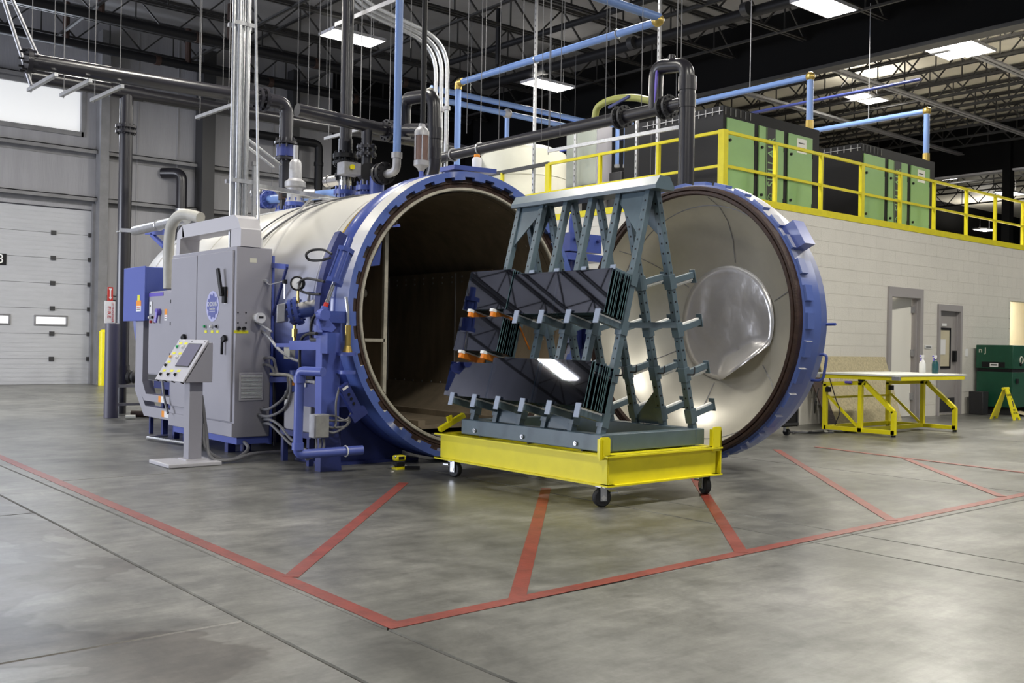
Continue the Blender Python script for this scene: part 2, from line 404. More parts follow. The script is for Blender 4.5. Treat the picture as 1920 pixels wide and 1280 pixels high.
# ================================================================== SETTING
# floor: slabs with sawn joints
fl = struct('floor', MB().box(-14, 60, -14, 40, -0.30, -0.012), 'mortar')
def slab(x0, x1, y0, y1):
    g = 0.004; b = 0.006
    m = MB(); lo = -0.05
    m.add([(x0 + g, y0 + g, lo), (x1 - g, y0 + g, lo), (x1 - g, y1 - g, lo), (x0 + g, y1 - g, lo),
           (x0 + g, y0 + g, -b), (x1 - g, y0 + g, -b), (x1 - g, y1 - g, -b), (x0 + g, y1 - g, -b),
           (x0 + g + b, y0 + g + b, 0), (x1 - g - b, y0 + g + b, 0), (x1 - g - b, y1 - g - b, 0), (x0 + g + b, y1 - g - b, 0)],
          [(0, 3, 2, 1), (0, 1, 5, 4), (1, 2, 6, 5), (2, 3, 7, 6), (3, 0, 4, 7), (4, 5, 9, 8), (5, 6, 10, 9), (6, 7, 11, 10), (7, 4, 8, 11), (8, 9, 10, 11)])
    part(fl, 'slab', m, 'concrete')
for (xa, xb, ys) in ((-14, 1.79, (-14, -0.8, 3.80, 6.9, 13.5, 20, 24.7)), (1.79, 2.19, (-14, 24.7)), (2.19, 5.18, (-14, 3.36, 8.3, 24.7)),
                     (5.18, 5.62, (-14, 3.36, 8.3, 24.7)), (5.62, 8.48, (-14, 3.36, 9.5, 24.7)), (8.48, 13.2, (-14, 3.36, 8.7, 24.7)), (13.2, 60, (-14, 3.36, 8.7, 40)), (-14, 13.2, (24.7, 40))):
    for a, b in zip(ys[:-1], ys[1:]): slab(xa, xb, a, b)

SZ = 0.0003
# red floor marking
def stripe(p, q, w, label):
    global SZ; SZ += 0.0003; p, q = V((p[0], p[1], 0)), V((q[0], q[1], 0)); d = (q - p).normalized(); n = V((-d.y, d.x, 0)) * w / 2
    m = MB().prism([p - n, q - n, q + n, p + n], (0, 0, 0.0016))
    for v in m.v: v.z += SZ
    solo('floor_stripe', m, 'red_tape', label, 'floor marking', 'red safety lines on the floor')
G = lambda px, py: onz(px, py, 0)
stripe((2.24, 3.34), (2.40, 14.5), 0.08, 'long red line running from the front corner towards the overhead door')
stripe((2.20, 3.38), (9.8, 3.52), 0.08, 'long red line running from the front corner to the right edge')
a = G(545, 1082); b = G(757, 905); stripe(a, b, 0.078, 'red diagonal line ending short of the yellow and black gadget')
a = G(968, 1128); b = G(1024, 915); stripe(a, b, 0.078, 'red diagonal line running under the middle of the yellow cart')
a = G(1390, 1036); b = G(1303, 897); stripe(a, b, 0.078, 'red diagonal line passing under the right caster of the yellow cart')
a = G(1672, 976); b = G(1456, 843); stripe(a, b, 0.078, 'red diagonal line pointing at the swung open door')
a = G(1878, 931); b = G(1698, 860); stripe(a, b, 0.078, 'rightmost red diagonal line joining both red border lines')
a = G(1530, 838); b = G(1960, 891); stripe(a, b, 0.07, 'faint far red line in front of the yellow table')

# back wall with overhead door
YB = 24.7
wb = MB().box(-14, 4.6 - 1.9, YB, YB + 0.3, 0, 9); wb.box(7.66, 14, YB, YB + 0.3, 0, 9); wb.box(2.7, 7.66, YB, YB + 0.3, 4.15, 5.95); wb.box(2.7, 7.66, YB, YB + 0.3, 6.95, 9)
wb.box(7.30, 7.66, YB, YB + 0.3, 5.95, 6.95)
wall_back = struct('wall_back', wb, 'white_vinyl')
me = MB().box(-0.012, 0.012, -0.02, 0, 0, 8.7).mesh('wall_seam')
pieces(wall_back, 'wall_seam', me, 'white_vinyl', [(x, YB, 0.0) for x in (8.6, 9.6, 11.4, 12.2, 13.0)])
def girt(z, x0, x1):
    m = MB().box(x0, x1, YB - 0.20, YB, z, z + 0.02); m.box(x0, x1, YB - 0.20, YB - 0.185, z - 0.08, z + 0.02); m.box(x0, x1, YB - 0.012, YB, z - 0.18, z)
    part(wall_back, 'girt', m, 'girt')
for z in (5.55, 4.42):
    girt(z, 2, 7.6); girt(z, 7.8, 13.9)
girt(2.1, 7.8, 13.9); girt(7.1, 2, 13.9)
for x in (7.62, 12.6):
    m = MB().box(x, x + 0.20, YB - 0.36, YB - 0.02, 0, 8.4); part(wall_back, 'wall_column', m, 'girt' if x < 8 else 'dark_steel')
m = MB().box(10.05, 10.38, YB - 0.5, YB - 0.05, 0, 8.4); part(wall_back, 'wall_column', m, 'dark_steel')
# green-brown wainscot panels next to the door
m = MB().box(7.84, 9.9, YB - 0.03, YB, 0, 2.05); part(wall_back, 'wainscot', m, 'girt')
# high window
w1 = struct('window_1', MB().box(2.72, 7.28, YB + 0.10, YB + 0.12, 5.97, 6.93), 'window_glow')
m = MB()
m.box(2.70, 7.33, YB - 0.03, YB + 0.14, 5.86, 5.97); m.box(2.7, 7.33, YB - 0.03, YB + 0.14, 6.93, 7.02); m.box(7.28, 7.36, YB - 0.03, YB + 0.14, 5.86, 7.02)
part(w1, 'window_frame', m, 'girt')
# overhead sectional door
d1 = struct('door_1', MB().box(2.7, 7.62, YB + 0.10, YB + 0.14, 0, 4.15), 'girt')
for k in range(7):
    z0, z1 = k * 0.59 + 0.004, (k + 1) * 0.59 - 0.004
    m = MB(); y = YB + 0.06
    if k == 2:
        xs = [2.72, 3.02, 3.72, 5.05, 5.80, 6.36, 7.04, 7.56]   # openings: 3.02-3.72, 5.05-5.8, 6.36-7.04
        za, zb = z0 + 0.21, z0 + 0.40
        m.box(2.72, 7.56, y, y + 0.05, z0, za); m.box(2.72, 7.56, y, y + 0.05, zb, z1)
        for i in range(0, 8, 2): m.box(xs[i], xs[i + 1], y, y + 0.05, za, zb)
    else:
        m.box(2.72, 7.56, y, y + 0.05, z0, z1)
    for zz in (0.1, 0.2, 0.3, 0.4, 0.5):       # pressed ribs
        if k != 2: m.box(2.72, 7.56, y - 0.004, y, z0 + zz - 0.03, z0 + zz + 0.03)
    dp = part(d1, 'door_panel', m, 'door_panel')
    if k == 2:
        for (xa, xb) in ((3.02, 3.72), (5.05, 5.80), (6.36, 7.04)):
            part(dp, 'window_pane', MB().box(xa, xb, y + 0.02, y + 0.03, za, zb), 'door_window')
            f = MB()
            for (p, q, r, s) in ((xa - .03, xb + .03, za - .03, za + .012), (xa - .03, xb + .03, zb - .012, zb + .03), (xa - .03, xa + .012, za, zb), (xb - .012, xb + .03, za, zb)): f.box(p, q, y - 0.02, y + 0.03, r, s)
            part(dp, 'window_frame', f, 'girt', bevel=0.01)
    if k:
        for x in (4.2, 6.72):
            part(dp, 'hinge', MB().box(x - 0.055, x + 0.055, y - 0.03, y, z0 - 0.05, z0 + 0.05), 'dark_steel')
        part(dp, 'roller_bracket', MB().box(7.50, 7.60, y - 0.05, y, z0 - 0.04, z0 + 0.05), 'dark_steel')
tr = MB().box(7.56, 7.62, YB - 0.08, YB + 0.08, 0, 4.3); part(d1, 'door_track', tr, 'girt')
np_ = solo('door_number_plate', MB().box(5.48, 5.72, YB + 0.045, YB + 0.058, 2.72, 2.98), 'black', 'small black number plate on the white overhead door', 'sign')
part(np_, 'digit', text_mb('8', 0.30, (5.585, YB + 0.042, 2.85), (1, 0, 0), (0, 0, 1), 0.002), 'label_white')

# dark rear wall to the right of the pale one, and partition behind the mezzanine
struct('wall_rear', MB().box(14, 60, YB, YB + 0.3, 0, 9), 'black_wall')

# block-built room with mezzanine on top
YC, XC, ZM = 8.65, 11.0, 3.20
core = MB()
core.box(XC + 0.02, 15.36, YC + 0.004, YC + 0.2, 0, ZM); core.box(15.36, 16.50, YC + 0.004, YC + 0.2, 2.20, ZM); core.box(16.50, 17.05, YC + 0.004, YC + 0.2, 0, ZM)
core.box(17.05, 17.93, YC + 0.004, YC + 0.2, 1.97, ZM); core.box(17.93, 19.9, YC + 0.004, YC + 0.2, 0, ZM); core.box(19.9, 22.4, YC + 0.004, YC + 0.2, 2.15, ZM); core.box(22.4, 30, YC + 0.004, YC + 0.2, 0, ZM)
core.box(XC + 0.006, XC + 0.2, YC + 0.01, 16.5, 0, ZM)
wall_right = struct('wall_right', core, 'cmu')
bw, bh = 0.395, 0.193
def open_at(x0, x1, z0, z1):
    for (a, b, t) in ((15.36, 16.50, 2.20), (17.05, 17.93, 1.97), (19.9, 22.4, 2.15)):
        if x1 > a + 0.01 and x0 < b - 0.01 and z0 < t - 0.02: return (a, b, t)
    return None
locs, scl, rest = [], [], MB()
for r in range(16):
    x = XC + (0.0 if r % 2 == 0 else -0.2)
    z0 = r * 0.2
    while x < 30:
        xa, xb = max(x, XC), x + 0.4
        x += 0.4
        za, zb = z0 + 0.0022, z0 + 0.1978
        segs = [(xa, xb)]
        for (a, b, t) in ((15.36, 16.50, 2.20), (17.05, 17.93, 1.97), (19.9, 22.4, 2.15)):
            if za < t - 0.03:
                ns = []
                for (p, q) in segs:
                    if q <= a or p >= b: ns.append((p, q)); continue
                    if p < a: ns.append((p, a))
                    if q > b: ns.append((b, q))
                segs = ns
        for (p, q) in segs:
            if q - p < 0.03: continue
            if 12.4 < p < 19.85 and not (p < 14.2 and z0 < 1.0) and not (p < 13.1 and z0 < 2.0):
                locs.append(((p + q) / 2, YC + 0.008, (za + zb) / 2)); scl.append(((q - p - 0.0016) / 0.393, 1, 1))
            else: rest.box(p + 0.0008, q - 0.0008, YC, YC + 0.016, za, zb)
    y = YC + (0.0 if r % 2 else 0.2)
    while y < 16.4:
        rest.box(XC, XC + 0.016, y + 0.0008, y + 0.3992, z0 + 0.0022, z0 + 0.1978); y += 0.4
order = sorted(range(len(locs)), key=lambda i: locs[i][0])
me = MB().box(-0.1965, 0.1965, -0.008, 0.008, -0.0978, 0.0978).mesh('concrete_block')
keep = order[:298]
pieces(wall_right, 'concrete_block', me, 'cmu', [locs[i] for i in keep], scales=[scl[i] for i in keep])
for i in order[298:]:
    l, s = locs[i], scl[i][0] * 0.1965; rest.box(l[0] - s, l[0] + s, YC, YC + 0.016, l[2] - 0.0978, l[2] + 0.0978)
part(wall_right, 'block_courses', rest, 'cmu', stuff=True)
struct('mezzanine_floor', MB().box(XC + 0.02, 30, YC + 0.02, 16.5, ZM - 0.02, ZM + 0.04), 'mortar').name = 'floor_mezzanine'
struct('wall_inner', MB().box(19.4, 29, YC + 1.6, YC + 1.7, 0, 2.9), 'cream_wall')
struct('wall_door_recess', MB().box(15.0, 19.0, YC + 1.9, YC + 2.0, 0, 2.6), 'cream_wall').name = 'wall_recess'

# pedestrian doors in the block wall
def frame(name, x0, x1, zt, fw=0.06):
    m = MB(); y0, y1 = YC - 0.035, YC + 0.16
    m.box(x0, x0 + fw, y0, y1, 0, zt - fw * 1.6); m.box(x1 - fw, x1, y0, y1, 0, zt - fw * 1.6); m.box(x0, x1, y0, y1, zt - fw * 1.6, zt)
    m.box(x0 + fw, x0 + fw + 0.02, y0 + 0.06, y0 + 0.10, 0, zt - fw); m.box(x1 - fw - 0.02, x1 - fw, y0 + 0.06, y0 + 0.10, 0, zt - fw)
    return m
door2 = struct('door_2', frame('f', 15.36, 16.50, 2.20, 0.10), 'frame_grey')
m = MB().box(15.46, 15.50, YC + 0.12, YC + 1.0, 0.01, 2.09)
# leaf swung inward on the right jamb, pale face turned to the hall
leaf = MB(); hx, hy = 16.38, YC + 0.14; dv = V((-math.cos(R(9)), math.sin(R(9)), 0)); nv = V((dv.y, -dv.x, 0))
c = V((hx, hy, 0)) + dv * 0.46; leaf.obox((c.x, c.y, 1.05), dv * 0.46, nv * 0.02, (0, 0, 1.04))
lf = part(door2, 'door_leaf', leaf, 'door_leaf')
for z in (0.35, 1.10, 1.85): part(lf, 'hinge', MB().box(16.36, 16.42, YC + 0.06, YC + 0.15, z - 0.06, z + 0.06), 'galv_dull')
c = V((hx, hy, 0)) + dv * 0.70 - nv * 0.03
part(lf, 'door_plate', MB().obox((c.x, c.y, 1.47), dv * 0.11, nv * 0.006, (0, 0, 0.03)), 'label_white')
part(door2, 'door_closer_arm', MB().bar((15.6, YC + 0.1, 2.05), (16.1, YC + 0.3, 2.06), 0.03, 0.03), 'frame_grey')
door3 = struct('door_3', frame('f', 17.05, 17.93, 1.97, 0.07), 'frame_grey')
lf = part(door3, 'door_leaf', MB().box(17.12, 17.86, YC + 0.06, YC + 0.10, 0.01, 1.86), 'leaf_grey')
m = MB()
for (a, b, c2, d) in ((17.17, 17.66, 0.83, 0.87), (17.17, 17.66, 1.52, 1.56), (17.17, 17.21, 0.83, 1.56), (17.62, 17.66, 0.83, 1.56)): m.box(a, b, YC + 0.045, YC + 0.065, c2, d)
part(lf, 'vision_frame', m, 'black')
part(lf, 'vision_glass', MB().box(17.21, 17.62, YC + 0.054, YC + 0.062, 0.87, 1.52), 'cream_wall')
part(lf, 'notice', MB().box(17.28, 17.46, YC + 0.046, YC + 0.052, 1.08, 1.35), 'label_white')
part(lf, 'notice', MB().box(17.33, 17.50, YC + 0.05, YC + 0.058, 1.59, 1.64), 'label_white')
part(lf, 'kick_plate', MB().box(17.14, 17.84, YC + 0.05, YC + 0.06, 0.05, 0.30), 'dark_steel')
part(lf, 'door_handle', MB().box(17.74, 17.80, YC + 0.0, YC + 0.06, 0.95, 1.15), 'black')
t = solo('wall_sign', MB().box(16.62, 16.86, YC - 0.012, YC - 0.002, 1.18, 1.24), 'label_white', 'small white name sign between the two grey door frames', 'sign')
part(t, 'lettering', MB().box(16.65, 16.83, YC - 0.014, YC - 0.011, 1.20, 1.215), 'ink')
solo('light_switch', MB().box(18.10, 18.20, YC - 0.012, YC - 0.002, 1.05, 1.19), 'label_white', 'white switch plate right of the narrow grey door', 'switch')
t = solo('outlet_box', MB().box(13.38, 13.50, YC - 0.05, YC - 0.002, 0.28, 0.42), 'galv_dull', 'grey outlet box low on the block wall beside the leaning boards', 'outlet box', bevel=0.006)
part(t, 'socket', MB().box(13.42, 13.46, YC - 0.053, YC - 0.049, 0.32, 0.38), 'black')

# yellow guard railing round the mezzanine edge
rail = thing('guard_railing', 'yellow guard railing along the edge of the mezzanine', 'railing', (XC, YC, ZM))
YR, XR = YC + 0.05, XC + 0.05
zt, zm = ZM + 0.93, ZM + 0.46
part(rail, 'top_rail', MB().bar((XR, YR, zt), (30, YR, zt), 0.042, 0.042), 'yellow_rail')
part(rail, 'top_rail', MB().bar((XR, YR, zt), (XR, 12.35, zt), 0.042, 0.042), 'yellow_rail')
part(rail, 'mid_rail', MB().bar((XR, YR, zm), (30, YR, zm), 0.036, 0.036), 'yellow_rail')
part(rail, 'mid_rail', MB().bar((XR, YR, zm), (XR, 15.8, zm), 0.036, 0.036), 'yellow_rail')
part(rail, 'toe_board', MB().box(XC, 30, YC - 0.01, YC + 0.03, ZM - 0.03, ZM + 0.07), 'yellow_rail')
part(rail, 'toe_board', MB().box(XC - 0.01, XC + 0.03, YC, 15.8, ZM - 0.03, ZM + 0.07), 'yellow_rail')
part(rail, 'post', MB().box(XR - 0.05, XR + 0.05, YR - 0.05, YR + 0.05, ZM, zt + 0.02), 'yellow_rail')
for px in (1452, 1538, 1615, 1687, 1751, 1812, 1866, 1918):
    x = ony(px, 400, YR).x; w = 0.045 if px in (1615,) else 0.022
    part(rail, 'post', MB().box(x - w, x + w, YR - 0.028, YR + 0.028, ZM, zt), 'yellow_rail')
for px in (1234, 1125, 1028, 942):
    y = onx(px, 330, XR).y; w = 0.05 if px == 1028 else 0.022
    part(rail, 'post', MB().box(XR - 0.028, XR + 0.028, y - w, y + w, ZM, zt), 'yellow_rail')
part(rail, 'dark_handrail', MB().bar((XR, 12.3, zt + 0.01), (XR, 16.2, zt + 0.01), 0.045, 0.06), 'dark_steel')

# bulkheads between the halls
ZD = 8.70
struct('wall_bulkhead', MB().box(19.0, 19.3, -14, YB, 7.27, ZD), 'black_wall')
part(bpy.data.objects['wall_bulkhead'], 'bulkhead_trim', MB().box(18.96, 19.32, -14, YB, 7.22, 7.30), 'joist')
struct('wall_far_bulkhead', MB().box(33.0, 33.3, -14, YB, 7.05, ZD), 'black_wall')
part(bpy.data.objects['wall_far_bulkhead'], 'bulkhead_trim', MB().box(32.96, 33.3, -14, YB, 7.01, 7.07), 'cab_light')
m = MB()
for y in (9.5, 14.3, 20): m.box(32.8, 33.1, y, y + 0.25, 0, 8)
part(bpy.data.objects['wall_far_bulkhead'], 'column', m, 'black_wall')
struct('wall_far', MB().box(58, 58.3, -14, 40, 0, 9.5), 'far_wall')
struct('wall_mezzanine', MB().box(18.7, 19.0, 16, YB, ZM, 7.3), 'black_wall')
# far wall pipes and light strips in the distant hall
for i, (z, m_) in enumerate(((7.4, 'galv_dull'), (6.9, 'cab_light'), (6.4, 'galv_dull'), (5.9, 'galv_dull'), (5.2, 'cab_light'), (4.6, 'galv_dull'), (4.2, 'galv_dull'))):
    solo('ceiling_pipe', MB().cyl((44, 6 + i * 1.3, z), (57.8, 6 + i * 1.3, z), 0.05, 8), m_, 'distant pipes running under the roof of the far hall', 'pipe', 'distant pipes in the far hall')

# ceilings
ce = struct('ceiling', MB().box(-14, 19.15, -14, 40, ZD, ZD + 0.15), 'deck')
struct('ceiling_right', MB().box(19.15, 60, -14, 40, ZD, ZD + 0.15), 'deck_lit')
# deck ribs
me = MB().box(-14, 60, -0.03, 0.03, ZD - 0.04, ZD).mesh('deck_rib')
def joist_mesh(L, depth, panel):
    m = MB(); m2 = MB()
    for s in (-1, 1):
        m.box(-L / 2, L / 2, s * 0.045 - 0.022, s * 0.045 + 0.022, 0, 0.018); m.box(-L / 2, L / 2, s * 0.028 - 0.006, s * 0.028 + 0.006, 0, 0.06)
        m.box(-L / 2, L / 2, s * 0.045 - 0.025, s * 0.045 + 0.025, depth - 0.055, depth)
    n = int(L / panel)
    for k in range(n):
        x = -L / 2 + k * panel
        m2.bar((x, 0, 0.03), (x + panel / 2, 0, depth - 0.03), 0.032, 0.032, (0, 1, 0)); m2.bar((x + panel / 2, 0, depth - 0.03), (x + panel, 0, 0.03), 0.032, 0.032, (0, 1, 0))
        m2.bar((x + panel / 2, 0, 0.03), (x + panel / 2, 0, depth - 0.03), 0.026, 0.026, (0, 1, 0))
    return m.mesh('roof_joist'), m2.mesh('web')
ja, jw = joist_mesh(33.0, 0.78, 1.5)
jl = [(2.4, y, ZD - 0.80) for y in (-8.2, -6.3, -4.4, -2.5, -0.6, 1.3, 3.2, 5.1, 7.0, 8.9, 10.8, 12.7, 14.6, 16.5, 18.4, 20.3, 22.2, 23.9)]
jl = [(2.4, y, ZD - 0.80) for (x, y, z) in jl]
js = pieces(ce, 'roof_joist', ja, 'joist', jl)
jw.materials.append(MATS['joist'])
for j in js:
    o = bpy.data.objects.new('web', jw); COL.objects.link(o); o.parent = j
ja2, jw2 = joist_mesh(39.0, 0.85, 1.5)
js = pieces(ce, 'roof_joist', ja2, 'joist', [(x, 5.0, ZD - 0.88) for x in (21.6, 22.9, 24.2, 25.5, 26.8, 28.1, 29.4, 30.8, 32.2)], rots=[(0, 0, R(90))] * 9)
jw2.materials.append(MATS['joist'])
for j in js:
    o = bpy.data.objects.new('web', jw2); COL.objects.link(o); o.parent = j
js = pieces(ce, 'roof_joist', ja2, 'joist', [(x, 12.0, ZD - 0.88) for x in (35, 37, 39, 41.5, 45)], rots=[(0, 0, R(90))] * 5)
for j in js:
    o = bpy.data.objects.new('web', jw2); COL.objects.link(o); o.parent = j
# bridging angles across the joists
br = MB().box(-0.03, 0.03, -14, 24.6, 0, 0.012).box(-0.03, -0.02, -14, 24.6, 0, 0.05).mesh('bridging')
pieces(ce, 'bridging', br, 'joist', [(x, 0, ZD - 0.82) for x in (3.0, 6.5, 9.5, 12.5, 15.5, 18)] + [(x, 0, ZD - 0.12) for x in (4.8, 11.0, 17)])
gm = MB()
for s in (-1, 1): gm.box(19.3, 33, s * 0.06 - 0.045, s * 0.06 + 0.045, 0, 0.03); gm.box(19.3, 33, s * 0.03 - 0.01, s * 0.03 + 0.01, 0, 0.09)
gme = gm.mesh('bridging')
pieces(ce, 'bridging', gme, 'galv_dull', [(0, y, ZD - 0.98) for y in (7.6, 10.4, 13.2, 16.0, 18.8)])

# ceiling lights: flat panels on hangers, each with its own lamp
def light_proto():
    t = thing('ceiling_light', 'x', 'ceiling light', (0, 0, 0))
    m = MB(); m.box(-0.60, 0.60, -0.30, 0.30, 0.02, 0.05); m.box(-0.62, 0.62, -0.32, -0.30, 0, 0.06); m.box(-0.62, 0.62, 0.30, 0.32, 0, 0.06); m.box(-0.62, -0.60, -0.32, 0.32, 0, 0.06); m.box(0.60, 0.62, -0.32, 0.32, 0, 0.06)
    m.box(-0.45, 0.45, -0.10, 0.10, 0.05, 0.11)
    part(t, 'housing', m, 'cab_light')
    part(t, 'diffuser', MB().box(-0.60, 0.60, -0.30, 0.30, 0.006, 0.02), 'panel_light')
    for (x, y) in ((-0.5, 0), (0.5, 0)): part(t, 'hanger', MB().cyl((x, y, 0.06), (x, y, 0.60), 0.004, 6), 'galv_dull')
    return t
lp = light_proto()
LIGHTS = [((10.65, 18.0, 7.4), 'lit ceiling panel behind the thick dark pipe, upper left of centre', 0),
          ((16.1, 18.0, 7.4), 'lit ceiling panel above the blue pipe frame, centre of the picture', 0),
          ((16.0, 10.35, 7.4), 'lit ceiling panel cut by the top edge in front of the black bulkhead', 0),
          ((20.3, 9.75, 7.38), 'lit ceiling panel under the right hall roof, nearer of a pair', 0),
          ((21.8, 10.9, 7.85), 'lit ceiling panel under the right hall roof, farther of a pair', 0)]
extra = [(5.2, 18.0, 7.4), (5.2, 10.35, 7.4), (10.65, 10.35, 7.4), (5.2, 2.7, 7.4), (10.65, 2.7, 7.4), (16.0, 2.7, 7.4), (-0.3, 2.7, 7.4), (-7.4, 20.5, 7.4), (-0.3, 18, 7.4), (5.2, -5, 7.4), (24.5, 3, 7.4), (25.5, 8.5, 7.5), (24.5, 14.5, 7.9)]
def lamp(loc, w=1.0):
    area('panel_lamp', (loc[0], loc[1], loc[2] - 0.03), (0, 0, 0), 1.15, 0.55, LAMP_W * w, (1.0, 0.955, 0.86))
    area('deck_fill_up', (loc[0], loc[1], loc[2] + 0.13), (R(180), 0, 0), 1.0, 0.4, LAMP_W * w * (0.22 if loc[0] > 19 else 0.04), (1.0, 0.955, 0.86))  # unseen uplight added above the housing to brighten the roof deck
for i, (l, lab, k) in enumerate(LIGHTS):
    if i == 0: lp.location = l; lp['label'] = lab; lp['group'] = 'ceiling light panels'
    else: dup(lp, l, lab, 'ceiling light panels')
    lamp(l)
for l in extra:
    dup(lp, l, 'lit ceiling panel hanging outside the picture above the floor', 'ceiling light panels outside the picture'); lamp(l)
# distant hall panels
for (px, py, d) in ((1768, 333, 'left of the thin dark column'), (1893, 363, 'right of the thin dark column')):
    p = onx(px, py, 38.0)
    t = dup(lp, (p.x, p.y, p.z), 'distant lit panel in the far hall, ' + d, 'far hall light panels')
    lamp((p.x, p.y, p.z), 0.7)
for (l, d) in (((50, 17, 7.2), 'nearer'), ((50, 23, 7.2), 'farther')):  # panels added deep in the far hall to brighten it
    dup(lp, l, 'distant panel added to brighten the far hall, ' + d + ' one', 'far hall light panels'); lamp(l, 1.6)
m = MB().box(57.95, 58.02, onx(1792, 436, 58).y - 2.1, onx(1792, 436, 58).y + 1.7, onx(1792, 440, 58).z - 0.13, onx(1792, 432, 58).z + 0.2)
t = solo('lit_window_strip', m, 'far_light', 'bright white strip of far windows seen under the railing', 'window')

# rooms inside the block building
for (l, lab) in (((16.2, 9.7, 2.75), 'room light inside the open doorway of the block wall'), ((22.6, 9.5, 2.75), 'room light behind the wide wall opening at right')):
    dup(lp, l, lab, 'room lights in the block building'); area('room_lamp', (l[0], l[1], l[2] - 0.03), (0, 0, 0), 1.1, 0.5, 45, (1.0, 0.93, 0.80))
# ================================================================== AUTOCLAVE
CX, CZ, YF = 5.92, 1.405, 7.65
NT = 34
auto = thing('autoclave', 'huge white and blue autoclave vessel lying open towards the cart', 'autoclave', (CX, YF + 2.5, 0))
ax = (0, 1, 0)
def ring_pts(r, y, a0, a1, n=2, cx=CX, cz=CZ):
    return [V((cx + r * math.cos(a0 + (a1 - a0) * i / n), y, cz + r * math.sin(a0 + (a1 - a0) * i / n))) for i in range(n + 1)]
def toothed(cx, cz, y0, y1, ro, rt, rn, nt, duty=0.62, ph=0.0):
    """annulus with inner teeth (rt) and notches (rn), extruded y0..y1"""
    m = MB(); pit = 2 * math.pi / nt; loop_i, loop_o = [], []
    for k in range(nt):
        a = k * pit + ph; b = a + pit * duty; c = a + pit
        for (t, r) in ((a, rt), ((a + b) / 2, rt), (b, rt), (b, rn), ((b + c) / 2, rn), (c, rn)):
            loop_i.append((t, r)); loop_o.append((t, ro))
    n = len(loop_i); P = lambda t, r, y: V((cx + r * math.cos(t), y, cz + r * math.sin(t)))
    vs = [P(t, r, y0) for t, r in loop_o] + [P(t, r, y0) for t, r in loop_i] + [P(t, r, y1) for t, r in loop_o] + [P(t, r, y1) for t, r in loop_i]
    fs = []
    for i in range(n):
        j = (i + 1) % n
        fs += [(i, j, n + j, n + i), (2 * n + i, 3 * n + i, 3 * n + j, 2 * n + j), (i, 2 * n + i, 2 * n + j, j), (n + i, n + j, 3 * n + j, 3 * n + i)]
    return m.add(vs, fs)
ring = part(auto, 'locking_ring', toothed(CX, CZ, YF, YF + 0.22, 1.395, 1.312, 1.343, NT, 0.52), 'pale_top_blue', 'toothed blue locking ring')
m = MB().lathe([(1.345, YF + 0.06), (1.345, YF + 0.12), (1.2, YF + 0.12)], (CX, 0, CZ), ax, 96)
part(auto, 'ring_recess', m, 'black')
m = MB().lathe([(1.30, YF + 0.24), (1.385, YF + 0.24), (1.405, YF + 0.27), (1.405, YF + 0.43), (1.385, YF + 0.46), (1.30, YF + 0.46)], (CX, 0, CZ), ax, 96)
part(auto, 'rear_flange', m, 'blue_paint')
m = MB().lathe([(1.243, YF + 0.10), (1.243, YF + 0.055), (1.275, YF + 0.05), (1.282, YF + 0.06), (1.29, YF + 0.05), (1.337, YF + 0.055), (1.337, YF + 0.10)], (CX, 0, CZ), ax, 96)
part(auto, 'seal_ring', m, 'rust', 'rusty brown seal ring')
m = MB().lathe([(1.20, YF + 0.30), (1.214, YF + 0.05), (1.222, YF + 0.04), (1.240, YF + 0.04), (1.246, YF + 0.05), (1.246, YF + 0.12)], (CX, 0, CZ), ax, 96)
part(auto, 'mouth_lip', m, 'lip', 'worn cream lip round the mouth')
YE = 13.05
m = MB().lathe([(1.30, YF + 0.44), (1.33, YF + 0.5), (1.33, YE), (1.30, YE + 0.25), (1.18, YE + 0.5), (0.9, YE + 0.68), (0.5, YE + 0.78), (0, YE + 0.80)], (CX, 0, CZ), ax, 96)
part(auto, 'shell', m, 'shell_paint', 'shell off-white above and blue below')
for y in (8.42, 9.9, 11.4, 12.9):
    m = MB().lathe([(1.328, y - 0.02), (1.337, y - 0.012), (1.337, y + 0.012), (1.328, y + 0.02)], (CX, 0, CZ), ax, 72); part(auto, 'shell_band', m, 'shell_paint')
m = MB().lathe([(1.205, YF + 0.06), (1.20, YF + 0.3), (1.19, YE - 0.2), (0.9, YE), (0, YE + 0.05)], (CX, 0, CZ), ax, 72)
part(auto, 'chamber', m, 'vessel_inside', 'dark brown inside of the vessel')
# gold tubing lines running round the shell behind the ring
for i in range(4):
    y = YF + 0.50 + i * 0.022
    path = ring_pts(1.36, y, R(62), R(196), 40); part(auto, 'tube_line', MB().sweep(path, 0.0065, 6), 'brass')
# internal duct walls, floor and liner seams
m = MB().box(5.30, 5.325, YF + 0.62, YE - 0.4, 0.36, 2.42); part(auto, 'duct_wall', m, 'vessel_inside')
m = MB().box(6.86, 6.885, YF + 0.9, YE - 0.4, 0.62, 1.96); dr = part(auto, 'duct_wall', m, 'vessel_inside')
for y in (9.2, 10.6, 12.1, 13.4):
    part(dr, 'seam', MB().box(6.85, 6.862, y - 0.008, y + 0.008, 0.64, 1.94), 'galv_dull')
rv = MB()
for i in range(26):
    for z in (0.68, 1.90, 1.84): rv.cyl((6.852, 8.7 + i * 0.19, z), (6.862, 8.7 + i * 0.19, z), 0.011, 6)
part(dr, 'rivets', rv, 'galv_dull', stuff=True)
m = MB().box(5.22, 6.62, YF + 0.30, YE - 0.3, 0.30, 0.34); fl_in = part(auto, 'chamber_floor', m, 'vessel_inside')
for x in (5.42, 6.42): part(fl_in, 'track_rail', MB().box(x - 0.04, x + 0.04, YF + 0.12, YE - 0.3, 0.34, 0.40), 'vessel_inside')
m = MB().box(5.60, 6.05, YF + 0.10, YF + 0.32, 0.225, 0.25); part(fl_in, 'threshold_plate', m, 'galv_dull')
